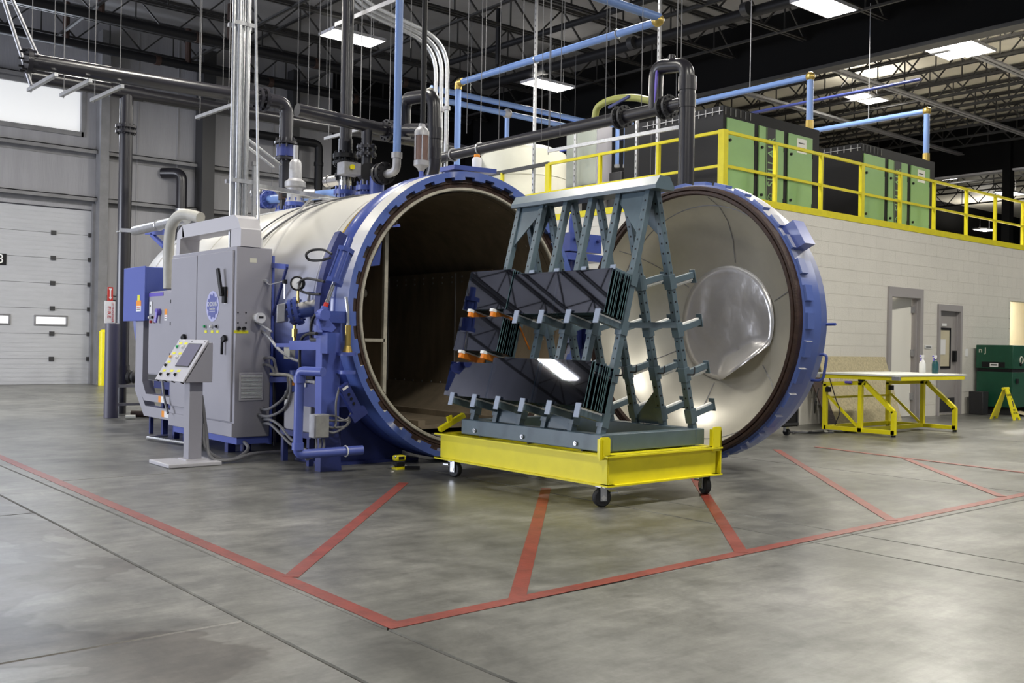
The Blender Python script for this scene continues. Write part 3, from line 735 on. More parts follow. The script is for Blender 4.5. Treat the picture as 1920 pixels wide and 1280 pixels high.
m = MB().box(5.285, 5.325, YF + 0.60, YF + 0.64, 0.50, 2.42); g_ = part(auto, 'frame_post', m, 'lip')
part(g_, 'frame_bar', MB().box(5.02, 5.30, YF + 0.60, YF + 0.64, 1.14, 1.17), 'lip')
m = MB().cyl((4.75, 8.6, 1.62), (5.28, 8.6, 1.62), 0.045, 12); m.cyl((4.95, 8.6, 1.62), (5.0, 8.6, 1.62), 0.06, 12); part(auto, 'nozzle', m, 'lip')
part(auto, 'nozzle', MB().cyl((5.32, 8.5, 1.36), (5.40, 8.5, 1.36), 0.085, 16), 'lip')
# saddle and feet under the ring
m = MB().prism([(4.74, 8.10, 0.0), (5.42, 8.10, 0.0), (5.42, 8.10, 0.155), (5.1, 8.10, 0.335), (4.78, 8.10, 0.69), (4.74, 8.10, 0.75)], (0, 0.45, 0)); part(auto, 'saddle', m, 'blue_dark')
m = MB().prism([(6.42, 8.10, 0.0), (7.1, 8.10, 0.0), (7.1, 8.10, 0.75), (7.0, 8.1, 0.61), (6.75, 8.1, 0.34), (6.42, 8.10, 0.155)], (0, 0.45, 0)); part(auto, 'saddle', m, 'blue_dark')
part(auto, 'base_plate', MB().box(4.55, 5.55, 8.0, 8.62, 0, 0.025), 'blue_dark')
part(auto, 'base_plate', MB().box(6.30, 7.25, 8.0, 8.62, 0, 0.025), 'blue_dark')
for y in (10.2, 12.6):
    m = MB().prism([(4.95, y, 0.0), (6.9, y, 0.0), (6.9, y, 0.48), (6.5, y, 0.19), (5.92, y, 0.06), (5.35, y, 0.19), (4.95, y, 0.48)], (0, 0.3, 0)); part(auto, 'saddle', m, 'blue_dark')
# guide post of the locking ring, left of the mouth
post = part(auto, 'guide_post', MB().box(4.30, 4.48, 7.69, 7.80, 0.38, 1.32), 'cabinet_blue')
part(post, 'post_foot', MB().prism([(4.31, 7.70, 0.0), (4.52, 7.70, 0.0), (4.48, 7.70, 0.40), (4.31, 7.70, 0.40)], (0, 0.10, 0)), 'blue_dark')
part(post, 'post_tie', MB().box(4.34, 4.62, 7.80, 8.14, 0.55, 0.75), 'blue_dark')
m = MB().sweep(ring_pts(1.43, 8.04, R(150), R(190), 16), 0.075, 4); part(auto, 'guide_rail', m, 'blue_dark')
for z in (1.03, 0.87):
    m = MB().cyl((4.50, 7.60, z - 0.015), (4.50, 7.60, z + 0.015), 0.075, 18); part(post, 'stop_disc', m, 'cabinet_blue')
    part(post, 'stop_arm', MB().box(4.44, 4.50, 7.62, 7.72, z - 0.012, z + 0.012), 'cabinet_blue')
m = MB().cyl((4.50, 7.60, 1.045), (4.50, 7.60, 1.10), 0.045, 14, 0.030); m.cyl((4.50, 7.60, 1.10), (4.50, 7.60, 1.28), 0.027, 14); part(post, 'bumper', m, 'brass')
part(post, 'bumper_rod', MB().tube([(4.50, 7.60, 1.27), (4.495, 7.60, 1.40), (4.48, 7.61, 1.53)], 0.014, 8), 'galv')
m = MB().box(4.32, 4.50, 7.62, 7.74, 1.30, 1.40); part(post, 'post_head', m, 'blue_paint')
m = MB().obox((4.97, 7.93, 2.20), (0.14, 0, 0.02), (0, 0.20, 0), (-0.004, 0, 0.012)); part(auto, 'top_bracket', m, 'cabinet_blue')
part(auto, 'bracket_bolt', MB().cyl((5.06, 7.76, 2.22), (5.06, 7.76, 2.26), 0.035, 8).cyl((5.02, 7.84, 2.22), (5.02, 7.84, 2.27), 0.02, 6), 'rust')
m = MB().prism([(4.98, 7.86, 1.85), (5.0, 7.86, 2.06), (4.88, 7.86, 2.10), (4.74, 7.86, 2.0), (4.66, 7.86, 1.8)], (0, 0.1, 0)); part(auto, 'lug_plate', m, 'blue_paint')
m = MB().obox((5.93, 7.78, 2.835), (0.26, 0, 0.01), (0, 0.12, 0), (0.002, 0, 0.022)); part(auto, 'top_tray', m, 'blue_paint')
# swivel post of the door on the right of the mouth
hx, hy = 7.62, 8.05
m = MB().cyl((hx, hy, 0.0), (hx, hy, 2.16), 0.15, 24); dv_ = part(auto, 'swivel_post', m, 'blue_paint')
m = MB().box(hx - 0.28, hx + 0.28, hy - 0.22, hy + 0.22, 2.06, 2.14); m.box(hx - 0.24, hx + 0.24, hy - 0.2, hy + 0.2, 2.16, 2.36); part(dv_, 'swivel_head', m, 'blue_paint')
m = MB()
for dx in (-0.17, 0, 0.17): m.cyl((hx + dx, hy - 0.21, 2.29), (hx + dx, hy - 0.24, 2.29), 0.02, 6)
part(dv_, 'head_bolts', m, 'blue_dark', stuff=True)
m = MB().prism([(hx - 0.045, hy, 2.36), (hx + 0.045, hy, 2.36), (hx + 0.045, hy, 2.52), (hx + 0.02, hy, 2.60), (hx - 0.03, hy, 2.60), (hx - 0.045, hy, 2.54)], (0, 0.03, 0)); part(dv_, 'lifting_lug', m, 'blue_paint')
part(dv_, 'ring_arm', MB().box(7.15, hx, hy - 0.06, hy + 0.10, 1.85, 2.05), 'blue_dark')
part(dv_, 'ring_arm', MB().box(7.15, hx, hy - 0.06, hy + 0.10, 0.45, 0.65), 'blue_dark')
part(dv_, 'latch_block', MB().box(7.28, 7.42, 7.80, 7.95, 0.9, 1.5), 'galv_dull')

# ---- autoclave door swung 90 degrees open
DX, DY, DZ = 7.50, 6.36, 1.39
door = thing('autoclave_door', 'round dished autoclave door swung wide open, bright metal lining', 'door', (DX + 0.3, DY, 0))
xa = (1, 0, 0)
m = MB().lathe([(1.225, DX + 0.10), (1.225, DX), (1.235, DX - 0.012), (1.262, DX - 0.012), (1.268, DX + 0.004), (1.276, DX - 0.012), (1.30, DX - 0.012), (1.31, DX), (1.31, DX + 0.10)], (0, DY, DZ), xa, 96)
part(door, 'seal_rim', m, 'rust', 'dark rusty rim')
m = MB().lathe([(1.30, DX + 0.06), (1.33, DX + 0.07), (1.335, DX + 0.30), (1.325, DX + 0.33), (1.315, DX + 0.345), (1.27, DX + 0.50), (1.15, DX + 0.66), (0.95, DX + 0.79), (0.65, DX + 0.89), (0.3, DX + 0.94), (0, DX + 0.95)], (0, DY, DZ), xa, 96)
part(door, 'dome', m, 'highlight_blue', 'glossy blue outer dome')
lug = MB()
for k in range(3): pass
tooth = MB().prism([(0, -0.072, 1.32), (0, 0.072, 1.32), (0, 0.070, 1.358), (0, -0.070, 1.358)], (0.10, 0, 0)).mesh('locking_tooth')
pieces(door, 'locking_tooth', tooth, 'highlight_blue', [(DX + 0.07, DY, DZ)] * NT, rots=[(2 * math.pi * (k + .5) / NT, 0, 0) for k in range(NT)])
m = MB().lathe([(1.226, DX + 0.02), (1.215, DX + 0.10), (1.15, DX + 0.28), (1.02, DX + 0.45), (0.84, DX + 0.58), (0.60, DX + 0.68), (0.3, DX + 0.73), (0, DX + 0.74)], (0, DY, DZ), xa, 96)
part(door, 'lining', m, 'inner_metal', 'pale metal lining with joints')
# sheet joints on the lining and the loose bright disc
prof = [(1.215, 0.10), (1.15, 0.28), (1.02, 0.45), (0.84, 0.58), (0.62, 0.672)]
for an in (R(38), R(100), R(160), R(222), R(282), R(335)):
    path = [V((DX + h - 0.006, DY + r * math.cos(an), DZ + r * math.sin(an))) for r, h in prof]
    part(door, 'lining_joint', MB().sweep(path, 0.005, 5), 'galv_dull')
part(door, 'lining_joint', MB().torus((DX + 0.27, DY, DZ), xa, 1.152, 0.006, 64, 5), 'galv_dull')
n = 48; vs = []; fs = []
for j in range(9):
    r = 0.04 + 0.545 * j / 8
    for i in range(n):
        t = 2 * math.pi * i / n
        fl_ = max(0.0, math.cos(t - R(-58)) - 0.80) * max(0, j - 4) * 0.22            # bent-up lower corner
        bul = 0.05 * (r / 0.585) ** 2 + 0.02 * math.sin(3 * t + j) * (j / 8)
        vs.append((DX + 0.70 - bul * 0.5 - fl_, DY - r * math.cos(t), DZ + r * math.sin(t) + fl_ * 0.35))
for j in range(8):
    for i in range(n): fs.append((j * n + i, j * n + (i + 1) % n, (j + 1) * n + (i + 1) % n, (j + 1) * n + i))
fs.append(tuple(range(n))); dm = MB().add(vs, fs)
dd = part(door, 'baffle_disc', dm, 'inner_disc', 'shiny round metal disc with a bent lower corner')
sm = dd.modifiers.new('thick', 'SOLIDIFY'); sm.thickness = 0.004
m = MB().prism([(7.62, 5.342, 2.228), (7.62, 5.208, 2.293), (7.62, 5.079, 2.08), (7.62, 5.225, 2.009)], (0.16, 0, 0)); part(door, 'side_pad', m, 'blue_paint', 'flat blue pad on the edge of the dome')
m = MB().tube([(DX + 0.40, DY - 1.22, DZ - 0.30), (DX + 0.42, DY - 1.33, DZ - 0.29), (DX + 0.42, DY - 1.29, DZ - 0.53), (DX + 0.40, DY - 1.14, DZ - 0.53)], 0.013, 8, 0.05); part(door, 'handle', m, 'blue_paint')
part(door, 'stub', MB().cyl((DX + 0.50, DY - 1.20, DZ - 0.02), (DX + 0.48, DY - 1.37, DZ - 0.02), 0.014, 8), 'blue_paint')
m = MB().box(7.60, 7.80, 7.70, 8.0, DZ - 0.25, DZ + 0.25); part(door, 'hinge_arm', m, 'blue_dark')
part(door, 'hinge_sleeve', MB().cyl((hx, hy, 1.1), (hx, hy, 1.7), 0.19, 24), 'blue_dark')
# ================================================================== CART, RACK AND GLASS
cx0, cx1, cy0, cy1, cz0, cz1 = 5.02, 6.20, 4.91, 6.90, 0.155, 0.372
cart = thing('transport_cart', 'bright yellow steel cart on casters carrying the glass rack', 'cart', ((cx0 + cx1) / 2, (cy0 + cy1) / 2, 0))
def ibeam(p0, p1, horiz):     # web plus flanges along an axis; horiz = outward normal
    m = MB(); p0, p1 = V(p0), V(p1); n = V(horiz); d = (p1 - p0).normalized(); L = (p1 - p0).length / 2; c = (p0 + p1) / 2
    m.obox((c.x, c.y, (cz0 + cz1) / 2), n * 0.007, d * L, (0, 0, (cz1 - cz0) / 2))
    for z in (cz0 + 0.006, cz1 - 0.006): m.obox((c.x, c.y, z), n * 0.045, d * (L + 0.04), (0, 0, 0.006))
    return m
for a, b, n in (((cx0, cy0, 0), (cx0, cy1, 0), (1, 0, 0)), ((cx1, cy0, 0), (cx1, cy1, 0), (1, 0, 0)), ((cx0, cy0, 0), (cx1, cy0, 0), (0, 1, 0)), ((cx0, cy1, 0), (cx1, cy1, 0), (0, 1, 0))):
    part(cart, 'frame_beam', ibeam(a, b, n), 'yellow')
for y in (5.4, 5.9, 6.4): part(cart, 'cross_beam', MB().box(cx0, cx1, y - 0.03, y + 0.03, cz0 + 0.02, cz1 - 0.02), 'yellow')
part(cart, 'deck_plate', MB().box(cx0 + 0.02, cx1 - 0.02, cy0 + 0.02, cy0 + 0.34, cz1 - 0.006, cz1 + 0.001), 'yellow')
def tab(x0, x1, y, t, z1):
    m = MB(); r = 0.02; z0 = cz1 - 0.03
    return m.prism([(x0, y, z0), (x1, y, z0), (x1, y, z1 - r), (x1 - r * .3, y, z1 - r * .3), (x1 - r, y, z1), (x0 + r, y, z1), (x0 + r * .3, y, z1 - r * .3), (x0, y, z1 - r)], (0, t, 0))
part(cart, 'corner_stop', tab(cx0 - 0.075, cx0 + 0.03, cy0 + 0.01, 0.012, 0.50), 'yellow')
part(cart, 'corner_stop', MB().box(cx0 - 0.05, cx0 - 0.038, cy0, cy0 + 0.06, cz1 - .02, 0.485), 'yellow')
part(cart, 'corner_stop', tab(cx1 - 0.06, cx1 + 0.04, cy0 - 0.03, 0.012, 0.53), 'yellow')
part(cart, 'corner_stop', MB().box(cx1 + 0.03, cx1 + 0.042, cy0 - 0.03, cy0 + 0.08, cz0, 0.50), 'yellow')
m = MB().bar((5.0, 6.90, 0.40), (5.24, 6.88, 0.52), 0.05, 0.04); part(cart, 'latch_bar', m, 'yellow')
part(cart, 'latch_pin', MB().cyl((5.09, 6.89, 0.45), (5.075, 6.89, 0.51), 0.014, 8), 'yellow')
part(cart, 'latch_pin', MB().cyl((5.12, 6.89, 0.46), (5.105, 6.89, 0.52), 0.014, 8), 'yellow')
def caster(x, y, ang):
    d = V((math.cos(ang), math.sin(ang), 0)); s = V((-d.y, d.x, 0)); wc = V((x, y, 0.068)) - d * 0.03
    w = part(cart, 'caster', MB().cyl((x, y, 0.13), (x, y, 0.155), 0.045, 14).obox((x, y, 0.146), (0.055, 0, 0), (0, 0.05, 0), (0, 0, 0.006)), 'galv')
    f = MB()
    for k in (-1, 1): f.obox(wc + s * 0.034 * k + V((0, 0, 0.03)), d * 0.024, s * 0.003, (0, 0, 0.052))
    part(w, 'fork', f, 'galv')
    part(w, 'wheel', MB().lathe([(0.02, -0.024), (0.058, -0.024), (0.066, -0.017), (0.068, 0), (0.066, 0.017), (0.058, 0.024), (0.02, 0.024)], wc, s, 24), 'rubber')
    part(w, 'hub', MB().cyl(wc - s * 0.04, wc + s * 0.04, 0.018, 10), 'chrome')
    part(w, 'brake_pedal', MB().obox(wc + d * 0.085 + V((0, 0, 0.035)), d * 0.03, s * 0.03, (0, 0, 0.006)), 'galv')
caster(5.07, 4.98, R(-20)); caster(6.17, 5.0, R(70)); caster(5.10, 6.84, R(100)); caster(6.12, 6.84, R(60))

# ---- A-frame rack
rack = thing('glass_rack', 'blue-grey steel A-frame rack with slotted posts on the yellow cart', 'rack', (5.62, 5.83, cz1))
bz0, bz1 = cz1 + 0.012, 0.508
def beam(x0, x1, y0, y1): return MB().box(x0, x1, y0, y1, bz0, bz1)
bl = part(rack, 'base_beam', beam(5.05, 5.15, 5.00, 6.66), 'rack', bevel=0.006)
br_ = part(rack, 'base_beam', beam(6.08, 6.18, 5.00, 6.66), 'rack', bevel=0.006)
part(rack, 'base_beam', beam(5.15, 6.08, 5.00, 5.10), 'rack', bevel=0.006)
part(rack, 'base_beam', beam(5.15, 6.08, 6.56, 6.66), 'rack', bevel=0.006)
for y in (5.27, 5.87, 6.47):
    part(bl, 'bolt', MB().cyl((5.05, y, 0.425), (5.036, y, 0.425), 0.017, 12).cyl((5.036, y, 0.425), (5.03, y, 0.425), 0.009, 6), 'galv')
    part(bl, 'roller', MB().cyl((5.06, y - 0.05, bz0 - 0.002), (5.14, y - 0.05, bz0 - 0.002), 0.010, 10), 'black')
for y in (5.3, 6.3): part(br_, 'roller', MB().cyl((6.09, y, bz0 - 0.002), (6.17, y, bz0 - 0.002), 0.010, 10), 'black')
YS = [6.57, 6.275, 5.98, 5.685, 5.385, 5.08]
ZB, ZT = 0.50, 2.34
def PX(s, z): return (5.11 + 0.485 * (z - 0.5) / 1.84) if s < 0 else (6.135 - 0.485 * (z - 0.5) / 1.84)
LEAN = math.atan2(0.485, 1.84)
def UPD(s): return V((-s * math.sin(LEAN), 0, math.cos(LEAN)))
def OUT(s): return V((s * math.cos(LEAN), 0, math.sin(LEAN)))
part(rack, 'ridge_beam', MB().prism([(5.52, 4.96, 2.315), (5.725, 4.96, 2.315), (5.725, 4.96, 2.345), (5.675, 4.96, 2.415), (5.57, 4.96, 2.415), (5.52, 4.96, 2.345)], (0, 1.66, 0)), 'rack')
hole_cache = {}
for s in (-1, 1):
    for i, y in enumerate(YS):
        p0, p1 = V((PX(s, ZB), y, ZB)), V((PX(s, ZT), y, ZT))
        po = part(rack, 'post', MB().bar(p0, p1, 0.052, 0.052, (0, 1, 0)), 'rack', bevel=0.004)
        h = MB()
        for k in range(23):
            z = 0.60 + k * 0.074; c = V((PX(s, z), y, z)); o = OUT(s)
            h.cyl(c - o * 0.0268, c + o * 0.0268, 0.0085, 8)
            h.cyl(c - V((0, 0.0268, 0)), c + V((0, 0.0268, 0)), 0.0085, 8) if s > 0 else None
        part(po, 'slot_holes', h, 'black', stuff=True)
# gusset plates
for s in (-1, 1):
    for (ya, yb) in ((6.57, 6.22), (5.08, 5.43)):
        q = [V((PX(s, 2.31), ya, 2.31)), V((PX(s, 2.31), yb, 2.31)), V((PX(s, 1.95), ya, 1.95))]
        part(rack, 'gusset', MB().prism(q, OUT(s) * 0.01), 'rack')
for (ya, yb) in ((5.385, 5.72), (6.275, 5.98)):
    for s in (-1, 1):
        q = [V((PX(s, .52), ya, .51)), V((PX(s, .52), yb, .51)), V((PX(s, .82), ya, .82))]
        part(rack, 'gusset', MB().prism(q, OUT(s) * 0.008), 'rack')
def arm(s, i, z, inv=False, orange=False, L=0.27, hook=False):
    y = YS[i]; c = V((PX(s, z), y, z)); o, u = OUT(s), UPD(s)
    a0, a1 = c + o * 0.02, c + o * L
    ar = part(rack, 'arm', MB().bar(a0, a1, 0.038, 0.048, (0, 1, 0)), 'orange' if orange else 'rack', 'orange coated arm' if orange else None, bevel=0.003)
    k = -1 if inv else 1
    mid = (a0 + a1) / 2 + u * 0.030 * k
    part(ar, 'pad', MB().obox(mid, o * (L / 2 - 0.025), V((0, 0.012, 0)), u * 0.007), 'felt')
    if inv:
        b = MB()
        for j in range(14): b.cyl(a0 + o * (0.03 + j * (L - .06) / 14) - u * 0.036, a0 + o * (0.03 + j * (L - .06) / 14) - u * 0.050, 0.005, 5)
        part(ar, 'brush_tufts', b, 'felt', stuff=True)
    if not orange:
        part(ar, 'end_cap', MB().obox(a1 + o * 0.005 + u * 0.012 * k, o * 0.004, V((0, 0.026, 0)), u * 0.052), 'rack_cap' if s < 0 else 'rack')
    else:
        part(ar, 'end_cap', MB().obox(a1 - o * 0.012 + u * 0.026, o * 0.022, V((0, 0.020, 0)), u * 0.012), 'felt')
    part(ar, 'sleeve', MB().obox(c, o * 0.033, V((0, 0.033, 0)), u * 0.055), 'rack')
    if hook: part(ar, 'hook', MB().tube([c + V((0, -0.03, 0)), c + V((0.0, -0.10, 0)), c + V((0, -0.10, 0.06))], 0.007, 6, 0.02), 'dark_steel')
Z1, C1, Z2, C2 = 0.605, 0.93, 1.275, 1.64
for i in range(6):
    arm(-1, i, Z1); arm(1, i, Z1)
    if i < 2: arm(-1, i, 0.975, orange=True, L=0.29); arm(-1, i, 1.315, orange=True, L=0.29)
    else: arm(-1, i, C1, inv=True, L=0.22, hook=(i == 5)); arm(-1, i, Z2)
    arm(-1, i, C2, inv=True, L=0.21)
    arm(1, i, C1, inv=True, hook=(i > 2)); arm(1, i, Z2); arm(1, i, C2, inv=True)
part(rack, 'tie_bar', MB().bar((PX(1, 1.30) - 0.03, 5.05, 1.31), (PX(1, 1.30) - 0.03, 5.75, 1.31), 0.03, 0.045), 'rack')
part(rack, 'orange_tie', MB().bar((PX(-1, 1.27) - .0, 6.24, 1.29), (PX(-1, 1.27) + .08, 6.20, 1.10), 0.012, 0.012), 'orange')

# ---- glass panes
def pane_mesh(w, h):
    m = MB().box(-0.0025, 0.0025, -w / 2, w / 2, 0, h).mesh('glass_sheet')
    m.materials.append(MATS['dark_glass']); m.materials.append(MATS['glass_edge'])
    for p in m.polygons:
        if abs(p.normal.x) < 0.5: p.material_index = 1
    return m
pm = pane_mesh(0.57, 0.335); pms = pane_mesh(0.57, 0.285)
def stack(z, yc, n, lab, where,  d0=0.255, step=0.0215, lev=0.042):
    o, u = OUT(-1), UPD(-1)
    for k in range(n):
        c = V((PX(-1, z), yc, z)) + o * (d0 - k * step) + u * lev
        p = bpy.data.objects.new('glass_sheet', pms if (yc > 6.2 and z < 1.2) else pm); COL.objects.link(p); p.location = (c.x, c.y + random.uniform(-0.012, 0.012), c.z); p.rotation_euler = (0, LEAN, 0)
        p['label'] = ('front dark glass sheet, ' if k == 0 else 'dark glass sheet behind the front one, ') + where
        p['category'] = 'glass sheet'; p['group'] = 'glass sheets, ' + where
stack(Z1, 6.43, 9, '', 'bottom left stack on the rack')
stack(Z1, 5.88, 9, '', 'bottom middle stack on the rack')
stack(Z1, 5.33, 11, '', 'bottom right stack on the rack')
stack(0.975, 6.42, 9, '', 'middle stack on the lower orange arms', 0.265)
stack(1.315, 6.43, 9, '', 'top left stack on the upper orange arms', 0.265)
stack(Z2, 5.88, 8, '', 'top middle stack on the rack')
stack(Z2, 5.32, 10, '', 'top right stack on the rack')
# ================================================================== EQUIPMENT LEFT OF THE VESSEL
XF, YRR = 4.15, 9.16
cab = thing('control_cabinet', 'tall grey two-door control cabinet with an oval logo', 'cabinet', (4.35, 10.0, 0.0))
cy_far = 10.80
body = part(cab, 'body', MB().box(XF + 0.02, 4.545, YRR, cy_far, 0.18, 2.05), 'cab_grey', bevel=0.008)
part(cab, 'door', MB().box(XF, XF + 0.022, 10.085, cy_far - 0.02, 0.40, 2.01), 'cab_grey', bevel=0.006)
dr_r = part(cab, 'door', MB().box(XF, XF + 0.022, YRR + 0.05, 10.07, 0.33, 2.01), 'cab_grey', bevel=0.006)
part(body, 'plinth_face', MB().box(XF, XF + 0.02, YRR + 0.005, cy_far - 0.01, 0.19, 0.32), 'cab_grey')
# skid under the cabinet, standing on feet
part(cab, 'skid', MB().box(XF + 0.06, 4.56, YRR + 0.02, cy_far, 0.11, 0.18), 'cabinet_blue')
part(cab, 'skid_upright', MB().box(4.548, 4.572, YRR + 0.0, YRR + 0.09, 0.10, 1.98), 'cabinet_blue')
for y in (YRR + 0.35, 10.6): part(cab, 'skid_foot', MB().box(XF + 0.12, XF + 0.20, y, y + 0.08, 0, 0.11), 'blue_dark')
for y in (YRR + 0.35, 10.6): part(cab, 'skid_foot', MB().box(4.44, 4.52, y, y + 0.08, 0, 0.11), 'blue_dark')
def lever(px, py, z0, z1, big=False):
    p = onx(px, py, XF)
    if big:
        h = part(dr_r, 'isolator_handle', MB().box(XF - 0.03, XF, p.y - 0.03, p.y + 0.03, p.z - 0.20, p.z - 0.04).bar((XF - 0.045, p.y, p.z - 0.13), (XF - 0.06, p.y + 0.07, p.z + 0.14), 0.025, 0.035), 'black')
    else:
        h = part(dr_r, 'door_handle', MB().bar((XF - 0.02, p.y - 0.02, p.z), (XF - 0.025, p.y + 0.03, p.z - 0.03), 0.03, 0.05).bar((XF - 0.03, p.y + 0.025, p.z - 0.01), (XF - 0.03, p.y + 0.03, p.z - 0.17), 0.02, 0.022), 'black')
lever(424, 530, 0, 0, True); lever(424, 632, 0, 0); lever(348, 630, 0, 0)
# oval logo
c = onx(399, 574, XF); lg = []
def disc(cy, cz, ry, rz, x, n=40, gear=0):
    pts = []
    for i in range(n):
        t = 2 * math.pi * i / n; k = 1.0
        if gear: k = 1.0 if (i * gear * 2 // n) % 2 == 0 else 0.84
        pts.append(V((x, cy - ry * k * math.cos(t), cz + rz * k * math.sin(t))))
    return MB().prism(pts, (0.001, 0, 0))
logo = part(dr_r, 'logo_plate', disc(c.y, c.z, 0.155, 0.155, XF - 0.003), 'logo_pale')
part(dr_r, 'logo_gear', disc(c.y, c.z, 0.130, 0.130, XF - 0.005, 80, 10), 'logo_blue')
part(dr_r, 'logo_lettering', text_mb('DIDION', 0.064, (XF - 0.006, c.y, c.z + 0.02), (0, -1, 0), (0, 0, 1), 0.0006), 'label_white')
part(dr_r, 'logo_lettering', text_mb('Autoclave', 0.034, (XF - 0.006, c.y, c.z - 0.025), (0, -1, 0), (0, 0, 1), 0.0006), 'label_white')
part(dr_r, 'logo_line', MB().box(XF - 0.007, XF - 0.006, c.y - 0.07, c.y + 0.07, c.z - 0.052, c.z - 0.049), 'label_white')
for (px, mm) in ((386, 'lamp_green'), (398, 'plastic_white'), (408, 'black')):
    p = onx(px, 612, XF); b = part(dr_r, 'push_button', MB().cyl((XF, p.y, p.z), (XF - 0.012, p.y, p.z), 0.022, 14), 'chrome')
    part(b, 'button_cap', MB().cyl((XF - 0.01, p.y, p.z), (XF - 0.028, p.y, p.z), 0.016, 14, 0.013), mm)
    part(dr_r, 'name_tag', MB().box(XF - 0.003, XF, p.y - 0.033, p.y + 0.027, p.z - 0.065, p.z - 0.038), 'label_yellow')
def warn(parent, p, nx, w=0.07, h=0.10, col='label_orange'):
    """warning sticker: coloured head, white text block; nx: 'x' faces -X, 'y' faces -Y"""
    def bx(a0, a1, z0, z1, t):
        return MB().box(p.x - t, p.x, p.y + a0, p.y + a1, z0, z1) if nx == 'x' else MB().box(p.x + a0, p.x + a1, p.y - t, p.y, z0, z1)
    part(parent, 'warning_sticker', bx(-w / 2, w / 2, p.z, p.z + h / 2, 0.002), col)
    s_ = part(parent, 'sticker_text_block', bx(-w / 2, w / 2, p.z - h / 2, p.z, 0.002), 'label_white')
    part(parent, 'sticker_print', bx(-w * .35, w * .35, p.z - h * .16, p.z - h * .10, 0.003), 'red')
    part(parent, 'sticker_print', bx(-w * .35, w * .35, p.z - h * .34, p.z - h * .28, 0.003), 'ink')
p = onx(423, 557, XF - 0.001); p.x = XF; warn(dr_r, p, 'x', 0.075, 0.13)
# arch frame on top
for seg in (((4.16, 9.22), (4.16, 9.40)),): pass
m = MB()
zt_, zb_ = 2.05, 2.24
ya, yb = 9.10, 10.72
m.prism([(4.20, ya + 0.06, zb_ - 0.01), (4.20, yb - 0.16, zb_ - 0.01), (4.20, yb - 0.10, zb_ + 0.0), (4.20, yb - 0.10, zb_ + 0.13), (4.20, ya + 0.22, zb_ + 0.13), (4.20, ya + 0.12, zb_ + 0.09)], (0.22, 0, 0))
part(cab, 'wireway', m, 'cab_light')
m = MB().prism([(4.203, ya + 0.05, zt_), (4.203, ya + 0.28, zt_), (4.203, ya + 0.28, zb_ - 0.04), (4.203, ya + 0.24, zb_ + 0.126), (4.203, ya + 0.16, zb_ + 0.10), (4.203, ya + 0.05, zb_ - 0.02)], (0.214, 0, 0)); part(cab, 'wireway_leg', m, 'cab_light')
m = MB().prism([(4.20, yb + 0.10, 1.93), (4.20, yb - 0.02, 1.93), (4.20, yb - 0.05, zb_ - 0.02), (4.20, yb - 0.16, zb_), (4.20, yb - 0.10, zb_ + 0.13), (4.20, yb + 0.04, zb_ + 0.06)], (0.22, 0, 0)); part(cab, 'wireway_leg', m, 'cab_light')
# right face fittings
p = ony(475, 488, YRR); part(body, 'rating_label', MB().box(p.x - 0.035, p.x + 0.035, YRR - 0.002, YRR, p.z - 0.022, p.z + 0.022), 'tank')
p = ony(452, 622, YRR); part(body, 'name_tag', MB().box(p.x - 0.075, p.x + 0.075, YRR - 0.003, YRR, p.z - 0.015, p.z + 0.015), 'label_yellow')
for dx in (-0.03, 0.025): part(body, 'toggle_switch', MB().cyl((p.x + dx, YRR, p.z + 0.035), (p.x + dx, YRR - 0.03, p.z + 0.035), 0.016, 10), 'black')
for (px, py) in ((446, 586), (461, 586), (446, 605), (461, 605)):
    q = ony(px, py, YRR); part(body, 'screw', MB().cyl((q.x, YRR, q.z), (q.x, YRR - 0.006, q.z), 0.007, 8), 'black')
p = ony(481, 596, YRR)
g_ = part(body, 'transmitter', MB().cyl((p.x, YRR, p.z), (p.x, YRR - 0.06, p.z), 0.045, 18).cyl((p.x, YRR - 0.05, p.z), (p.x, YRR - 0.10, p.z), 0.052, 18), 'plastic_white')
part(g_, 'display', MB().box(p.x - 0.025, p.x + 0.025, YRR - 0.102, YRR - 0.099, p.z - 0.005, p.z + 0.016), 'ink')
a_, b_ = ony(448, 698, YRR), ony(493, 750, YRR)
gr = part(body, 'vent_back', MB().box(a_.x + .02, b_.x - .02, YRR - 0.0125, YRR, b_.z + .02, a_.z - .02), 'dark_steel')
gr = part(body, 'vent_grille', MB().box(a_.x, b_.x, YRR - 0.012, YRR, b_.z, a_.z), 'cab_light', bevel=0.006)
ns = 18
for k in range(ns):
    z = b_.z + 0.03 + k * (a_.z - b_.z - 0.06) / (ns - 1)
    part(gr, 'louver', MB().obox(((a_.x + b_.x) / 2, YRR - 0.014, z), ((b_.x - a_.x) / 2 - 0.02, 0, 0), (0, 0.004, 0.003), (0, -0.001, 0.0025)), 'plastic_white')

# conduits between cabinet and hydraulics
def cond(name, pts, r, m_, lab, cat='conduit', grp='grey conduits beside the control cabinet'):
    return solo(name, MB().spline(pts, r, 8), m_, lab, cat, grp)
Q = lambda px, py, x=4.40: onx(px, py, x)
C_ = lambda px, py: ony(px, py, YRR - 0.01)
def gland(px, py):
    p = ony(px, py, YRR); part(body, 'cable_gland', MB().cyl((p.x, YRR, p.z), (p.x, YRR - 0.03, p.z), 0.020, 10).cyl((p.x, YRR - 0.03, p.z), (p.x, YRR - 0.05, p.z), 0.015, 6), 'galv')
for (px, py) in ((496, 671), (495, 683), (492, 766), (490, 780), (493, 786), (493, 793), (492, 621), (497, 527)): gland(px, py)
cond('conduit', [C_(496, 671), Q(512, 672), Q(517, 688), Q(520, 700)], 0.014, 'grey_hose', 'short grey conduit curling out of the cabinet side, upper one')
cond('conduit', [C_(495, 683), Q(508, 686), Q(514, 697), Q(520, 701)], 0.014, 'grey_hose', 'short grey conduit curling out of the cabinet side, lower one')
